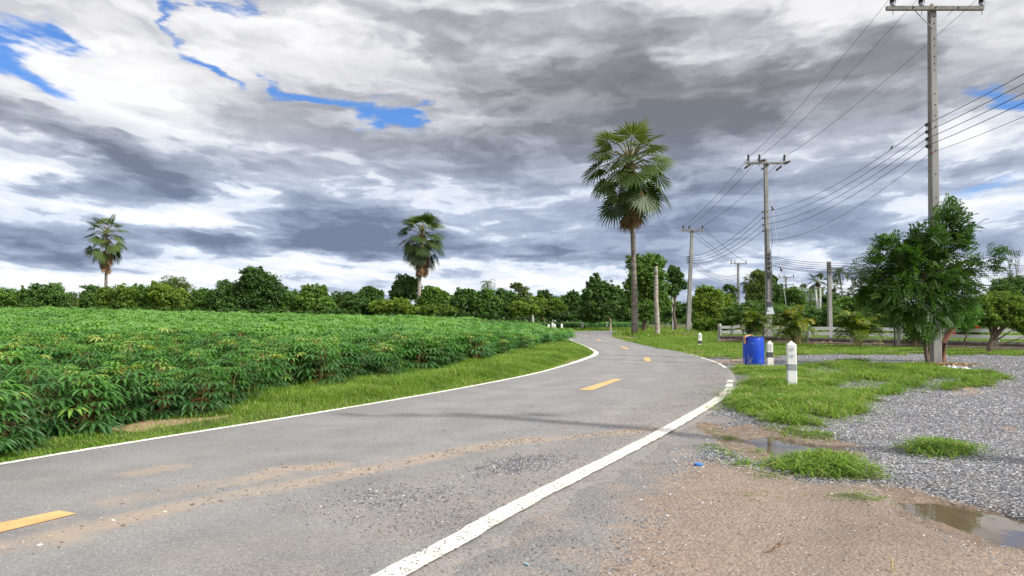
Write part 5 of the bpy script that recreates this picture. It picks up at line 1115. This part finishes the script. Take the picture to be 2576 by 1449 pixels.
# ------------------------------------------------------------------ guide posts
white_c = surf('post_white', (.82,.81,.77), (.70,.68,.62), 5, .7, .3, 30, c3=(.58,.55,.47)); black_c = surf('post_black', (.055,.06,.07), (.12,.125,.135), 7, .7, c3=(.28,.29,.30)); black_f = surf('post_black_faded', (.20,.215,.235), (.34,.35,.36), 16, .7, c3=(.10,.11,.12)); refl = surf('reflector', (.55,.58,.60), (.62,.64,.65), 10, .3, spec=.6)
old_c = surf('post_white_stained', (.80,.78,.72), (.62,.58,.48), 4, .7, .3, 30, c3=(.45,.38,.26))
def gpost(label, px, py, w, H, band, foot=0, rz=.35, group=None, wm=None, discs=True, sink=.1, bm=None):
    x, y = gr(px, py); z = zg(x, y); e = empty('guide_post', (x, y, z), label, 'guide post', group, rz); m = MB(); wm = wm or white_c
    zs = [-sink, foot, H*band[0], H*band[1], H-.045]; ms = [1, 0, 1, 0]
    for i in range(4):
        if zs[i+1]-zs[i] < .005: continue
        f = lambda z_: w*(1-.06*z_/H)
        m.cur = ms[i] if not (i == 0 and foot == 0) else 0; a = f(zs[i])/2; b = f(zs[i+1])/2
        if i == 0 and foot == 0: m.cur = 0
        ch = .82; R8 = lambda q, zz: [(sx*q, sy*q, zz) for sx, sy in ((-ch,-1),(ch,-1),(1,-ch),(1,ch),(ch,1),(-ch,1),(-1,ch),(-1,-ch))]
        m.add(R8(a, zs[i])+R8(b, zs[i+1]), [(j, (j+1) % 8, 8+(j+1) % 8, 8+j) for j in range(8)])
    m.cur = 0; b = w*(1-.06)/2; top = [(sx*b, sy*b, H-.045) for sx, sy in ((-.82,-1),(.82,-1),(1,-.82),(1,.82),(.82,1),(-.82,1),(-1,.82),(-1,-.82))]; m.add(top+[(0, 0, H+.035)], [(j, (j+1) % 8, 8) for j in range(8)])
    m.build('post_body', [wm, bm or black_c], e)
    if discs:
        for zz in (H*.86, H*.72):
            d = MB(); R = Matrix.Rotation(PI/2, 3, 'X'); d.lathe([(.045, 0), (.045, .007), (.001, .007)], (0, -w/2*(1-.05*zz/H)+.0, zz), 20, R=R); d.cur = 1; d.lathe([(.010, .0), (.010, .010)], (0, -w/2*(1-.05*zz/H), zz), 8, R=R); d.build('reflector', [refl, blackm], e)
    return e
GP = 'white and black guide posts along the road'
e = gpost('nearest white guide post with two round reflectors and a faded dark band', 1992, 977, .19, .96, (.40, .535), .05, -.22, GP, sink=.12, bm=black_f)
gpost('stained white guide post standing right beside the blue barrel', 1937, 921, .175, .74, (.36, .58), 0, -.15, GP, wm=old_c)
gpost('white guide post on the grass left of the fence start', 1761, 871, .185, .64, (.16, .42), 0, -.1, GP)
for px, py, h, lb in ((1380, 836, .78, 'leftmost far guide post behind the cassava corner'), (1390, 837.5, .95, 'far guide post hidden behind two others at the bend'), (1395, 838.5, .85, 'far guide post overlapping another, nearest at the bend'), (1413, 834, .82, 'far guide post standing alone left of the bend'), (1465, 831.3, .88, 'far guide post in the middle before the dark shrubs'), (1526, 829.5, .95, 'farthest guide post, near the pale trunk of the spire-topped tree')):
    gpost(lb, px, py, .21, h, (.28, .42) if py < 835 else (.30, .55), 0, .2, GP, discs=False)
# ------------------------------------------------------------------ blue barrel
bx, by = gr(1896, 917); bz = zg(bx, by); RR = .325; HB = .86
blue = surf('blue_plastic', (.004,.05,.42), (.006,.06,.50), 3, .38, .05, 20, spec=.5)
e = empty('barrel', (bx, by, bz), 'blue plastic drum standing open beside the road and the stained guide post', 'barrel')
m = MB(); prof = []
for i in range(25):
    t = i/24; prof.append((RR*(.90+.10*math.sin(PI*min(1, max(0, t)))**.55), .0+HB*t))
prof[0] = (RR*.84, 0); prof = prof[:-1]+[(RR*.93, HB-.035), (RR*.955, HB-.03), (RR*.955, HB), (RR*.90, HB), (RR*.88, HB-.05), (RR*.95, HB*.5), (RR*.8, .03)]
m.lathe([(RR*.5, -.01)]+prof, (0, 0, 0), 40); m.build('drum_body', blue, e, smooth=True)
m = MB(); a0 = math.radians(-118); m.bar((RR*.99*math.cos(a0-.12), RR*.99*math.sin(a0-.12)-.02, HB-.20), (RR*.99*math.cos(a0+.24), RR*.99*math.sin(a0+.24)-.02, HB-.205), .018, .018); m.build('hook', galv, e)
def cloth():
    r = random.Random(4); m = MB(); pts = []; N = 9
    for i in range(15):
        t = i/14; a = math.radians(150+40*t)
        if t < .45: p = Vector((-RR*(.15+1.75*t), -.16, HB+.02+.045*math.sin(t*7)))
        else: p = Vector((-RR*(.94+.10*math.sin((t-.45)*5)), -.16, HB+.03-(t-.45)*.42))
        pts.append(p)
    vs = []; w = .085
    for i, p in enumerate(pts):
        for j in range(N): s = j/(N-1)-.5; vs.append((p.x+.014*math.sin(j*2.3+i*.7), p.y+s*2*w*(1-.35*abs(i/14-.3)), p.z+.016*math.sin(j*1.9+i*.9)))
    fs = [(i*N+j, i*N+j+1, (i+1)*N+j+1, (i+1)*N+j) for i in range(14) for j in range(N-1)]; m.add(vs, fs)
    o = m.build('rag', surf('orange_cloth', (.62,.33,.17), (.70,.46,.30), 12, .9, c3=(.5,.22,.1)), None, smooth=True, loc=(bx, by, bz)); s_ = o.modifiers.new('thick', 'SOLIDIFY'); s_.thickness = .008; tag(o, 'pale orange rag hung over the left rim of the blue drum', 'rag')
cloth()
# ------------------------------------------------------------------ fence
FA = Vector((13.10, 46.2, 0)); FB = Vector((24.6, 30.5, 0)); fd_ = (FB-FA); fl = fd_.length; fu = fd_/fl; frz = math.atan2(fu.y, fu.x)
f_e = empty('rail_fence', tuple(FA), 'long low fence of concrete posts with two white rails and a concrete base beam', 'fence')
ts = []
for px in (1809, 1920.5, 2031, 2142, 2260, 2380, 2505): u = (px-CX)/F; ts.append((u*FA.y-FA.x)/(fu.x-u*fu.y))
ts.append(ts[-1]+2.2); wr = surf('white_rail', (.92,.92,.91), (.88,.88,.87), 3, .6, c3=(.84,.84,.82))
for i, t in enumerate(ts):
    p = fu*t; m = MB(); m.box((p.x, p.y, .52), (.17, .17, 1.14), rz=frz); m.build('fence_post', conc_w, f_e, bevel=.012)
for i in range(len(ts)-1):
    a, b = ts[i]+.088, ts[i+1]-.088; c = fu*((a+b)/2)
    for z_, lb in ((.875, 'upper'), (.585, 'lower')): m = MB(); m.box((c.x, c.y, z_), (b-a, .06, .17), rz=frz); m.build('rail', wr, f_e)
    m = MB(); m.box((c.x, c.y, .33), (b-a, .12, .10), rz=frz); m.build('base_beam', conc_w, f_e); m = MB(); m.box((c.x, c.y+.03, .14), (b-a, .06, .277), rz=frz); m.build('base_wall', surf('muddy_wall', (.25,.195,.155), (.17,.135,.105), 4, .95, .5), f_e)
kerb = surf('terracotta_kerb', (.46,.33,.26), (.34,.25,.20), 4, .9, .4, 20, c3=(.55,.5,.44)); q = Vector((fu.y, -fu.x, 0)); q = q if q.y < 0 else -q
m = MB(); ca = FA+q*1.15+fu*.6; cb = FB+q*1.15+fu*3
for i in range(20): a = ca+(cb-ca)*(i/20); b = ca+(cb-ca)*((i+.985)/20); a.z = b.z = .07; m.bar(a, b, .14, .2)
tag(m.build('low_kerb', kerb), 'low pinkish kerb of blocks running in front of the fence', 'kerb')
# rubble and soil heaps at the foot of the fence
def heap(label, c, R, n, mt, seed, hmul=1, name='rubble_heap', cat='rubble'):
    r = random.Random(seed); m = MB()
    for i in range(n):
        a = r.uniform(0, 2*PI); d = R*r.random()**.7; s = r.uniform(.03, .09)*(1.3-d/R)*hmul; x = math.cos(a)*d*1.6; y = math.sin(a)*d*.7
        R3 = Matrix.Rotation(r.uniform(0, 6), 3, 'Z')@Matrix.Rotation(r.uniform(-.5, .5), 3, 'X'); V = []
        for (X_, Y_, Z_) in ((-1,-1,-1),(1,-1,-1),(1,1,-1),(-1,1,-1),(-.7,-.8,1),(.8,-.6,.8),(.6,.7,1.1),(-.8,.6,.7)): V.append(Vector((x, y, s*.5+.05*(1-d/R)*hmul))+R3@Vector((X_*s*r.uniform(.7, 1.3), Y_*s*r.uniform(.7, 1.1), Z_*s*.6*r.uniform(.7, 1.2))))
        m.add(V, [(0,3,2,1),(4,5,6,7),(0,1,5,4),(1,2,6,5),(2,3,7,6),(3,0,4,7)])
    o = m.build(name, mt, None, loc=(c[0], c[1], zg(*c)-.02)); tag(o, label, cat, kind='stuff'); return o
rub = surf('pink_rubble', (.50,.36,.28), (.33,.22,.16), 8, .95, .5, c3=(.6,.54,.47)); rub2 = surf('brown_soil_clod', (.20,.13,.09), (.13,.085,.06), 8, .95, .5)
def fpt(px, off): u = (px-CX)/F; A = FA+q*off; t = (u*A.y-A.x)/(fu.x-u*fu.y); p = A+fu*t; return (p.x, p.y)
heap('pink broken rubble at the left end of the fence', fpt(1838, .8), 1.0, 70, rub, 1)
heap('brown stones and soil heaped in front of the third fence bay', fpt(2085, .6), .9, 70, rub2, 2, 1.7)
heap('scattered rubble along the kerb before the second fence bay', fpt(1945, .7), 1.1, 60, rub, 3)
heap('brown earth and rubble left of the dark cane palm', fpt(2200, .7), .9, 60, rub2, 4, 1.4)
heap('dark roots and soil clods beside the snapped palm trunk', gr(1690, 845), 1.6, 70, rub2, 5, 1.6)
heap('brown upturned earth at the foot of the leaning pole', gr(1722, 845.5), 1.5, 90, rub2, 6, 1.7)
x_, y_ = fpt(2249, 1.25); m = MB(); m.tube([(0, 0, -.1), (0, 0, 1.0)], .035, 10); m.lathe([(.04, 1.0), (.045, 1.03), (.01, 1.05)], n=10)
tag(m.build('black_pipe', wirem, smooth=True, loc=(x_, y_, zg(x_, y_))), 'thin black upright pipe in front of the fence left of the near pole', 'pipe')
# ------------------------------------------------------------------ small things on the ground
def litter():
    r = np.random.default_rng(4); n = 520; c = np.array([p1[0], Y1-.1]); p = np.column_stack([c[0]-.3+r.normal(0, .55, n), c[1]-.35+r.normal(0, .28, n)]); z_ = gz(p[:, 0], p[:, 1])+.02+.05*r.random(n)
    P = np.column_stack([p, z_]); a = r.normal(size=(n, 3)); a[:, 2] *= .35; a /= np.linalg.norm(a, axis=1)[:, None]; b = np.cross(a, r.normal(size=(n, 3))*.4+np.array([0, 0, 1])); b /= np.linalg.norm(b, axis=1)[:, None]; s = (.04+.05*r.random(n))[:, None]
    V = np.stack([P-a*s, P-b*s*.4, P+a*s+np.array([0, 0, .02]), P+b*s*.4], 1).reshape(-1, 3); o = npmesh('leaf_litter', V, [np.arange(4*n).reshape(-1, 4)], leafmat('dead_leaf', [(0, (.14,.08,.04)), (.5, (.36,.22,.10)), (1, (.55,.42,.22))], .1, .03), v=np.repeat(r.random(n), 4)); tag(o, 'dry brown leaves lying around the foot of the nearest power pole', 'leaf litter', kind='stuff')
litter()
def sheet(label, name, cat, px, py, w, d, h, mt, seed, rz=0):
    r = random.Random(seed); m = MB(); N = 14; vs = []
    for i in range(N):
        for j in range(N):
            u, v = i/(N-1)-.5, j/(N-1)-.5; k = 1-.25*abs(math.sin(7*math.atan2(v, u+.01)+seed)); vs.append((u*w*k, v*d*k, .01+h*abs(math.sin(u*9+seed)*math.cos(v*8+1.3*seed))*(1-abs(u)*1.3)))
    m.add(vs, [(i*N+j, (i+1)*N+j, (i+1)*N+j+1, i*N+j+1) for i in range(N-1) for j in range(N-1)]); x, y = gr(px, py); o = m.build(name, mt, None, smooth=True, loc=(x, y, zg(x, y)+.008)); o.rotation_euler.z = rz; s_ = o.modifiers.new('t', 'SOLIDIFY'); s_.thickness = .004; return tag(o, label, cat)
sheet('crumpled white plastic sheet lying right of the nearest pole foot', 'plastic_sheet', 'plastic sheet', 2404, 927, .62, .75, .10, surf('white_plastic', (.72,.72,.74), (.6,.6,.62), 6, .5), 2)
x, y = gr(1757, 1169); m = MB(); m.lathe([(.034, 0), (.036, .004), (.034, .014), (.028, .018), (.02, .014)], n=18); o = m.build('bottle_cap', surf('cap_blue', (.03,.17,.55), (.04,.2,.6), 5, .4), smooth=True, loc=(x, y, zg(x, y)+.004)); o.scale = (1.25, .9, 1); tag(o, 'bright blue plastic lid lying on the gravel edge', 'plastic lid')
x, y = gr(1325, 1418); m = MB(); m.box((0, 0, 0), (.05, .012, .003), rz=-.9); tag(m.build('plastic_scrap', surf('scrap', (.25,.45,.55), (.3,.5,.6), 5, .4), loc=(x, y, zg(x, y)+.01)), 'tiny pale blue plastic scrap on the asphalt at the bottom', 'plastic scrap')
# broken kerb stone in the edge line
x, y = gr(1824, 1001); m = MB(); r_ = random.Random(9); m.add([Vector((a*(.13+.03*r_.random()), b*(.10+.03*r_.random()), c)) for a, b, c in ((-1,-1,-.05),(1,-.8,-.05),(1,1,-.05),(-1,1,-.05),(-.8,-.7,.06),(.7,-.6,.09),(.8,.8,.08),(-.6,.7,.05))], [(0,3,2,1),(4,5,6,7),(0,1,5,4),(1,2,6,5),(2,3,7,6),(3,0,4,7)])
tag(m.build('kerb_stone', surf('broken_stone', (.62,.58,.52), (.25,.2,.17), 9, .9, .5), loc=(x, y, .03), bevel=.012), 'broken whitish stone lying in the gap of the white edge line', 'stone')
# dry twig and straws
def twig(label, px, py, L, seed, mt, up=.5, name='twig', n=9):
    r = random.Random(seed); x, y = gr(px, py); m = MB(); a = Vector((0, 0, 0)); pts = [a]
    for i in range(5): a = a+Vector((r.uniform(.3, 1), r.uniform(-.4, .4), up*r.uniform(0, 1)))*L/5; pts.append(a)
    m.tube(pts, [.006, .006, .005, .004, .003, .002], 5)
    for i in range(n): p = pts[r.randrange(1, 6)]; m.tube([p, p+Vector((r.uniform(-.4, .5), r.uniform(-.3, .3), r.uniform(.1, .8)))*L*.4], [.004, .0015], 4)
    tag(m.build(name, mt, loc=(x, y, zg(x, y)+.015)), label, 'twig')
twig('dark dry twig with side shoots lying on the grass right of the near post', 2110, 945, .55, 3, bark)
twig('small brown curled stalk lying on the tan earth at the bottom', 1930, 1388, .22, 5, surf('dead_stalk', (.25,.15,.09), (.18,.11,.07), 9, .9), .3, n=5)
m = MB(); x, y = gr(2246, 1437); m.tube([(0, 0, -.02), (.0, .01, .05), (-.02, 0, .11)], [.004, .007, .001], 6); m.tube([(.01, 0, -.02), (.012, .0, .07)], [.003, .001], 5)
tag(m.build('straw', surf('dry_straw', (.52,.42,.2), (.4,.33,.16), 9, .8), loc=(x, y, zg(x, y))), 'single dry straw sticking up from the tan earth at the bottom', 'straw')
# thin dry weeds in front of the barrel
m = MB(); r_ = random.Random(12); x, y = gr(1893, 929)
for i in range(16): b = Vector((r_.uniform(-.3, .3), r_.uniform(-.08, .08), 0)); h = r_.uniform(.22, .5); k = Vector((r_.uniform(-.15, .15), r_.uniform(-.05, .05), h)); m.tube([b, b+k*.5, b+k], [.003, .0025, .0015], 4); m.tube([b+k*.7, b+k*.8+Vector((r_.uniform(-.1, .1), 0, .06))], [.0025, .001], 4)
tag(m.build('dry_weeds', surf('pale_weed', (.42,.38,.24), (.3,.3,.15), 9, .8), loc=(x, y, zg(x, y))), 'thin pale dry weeds growing in front of the blue drum', 'weeds')
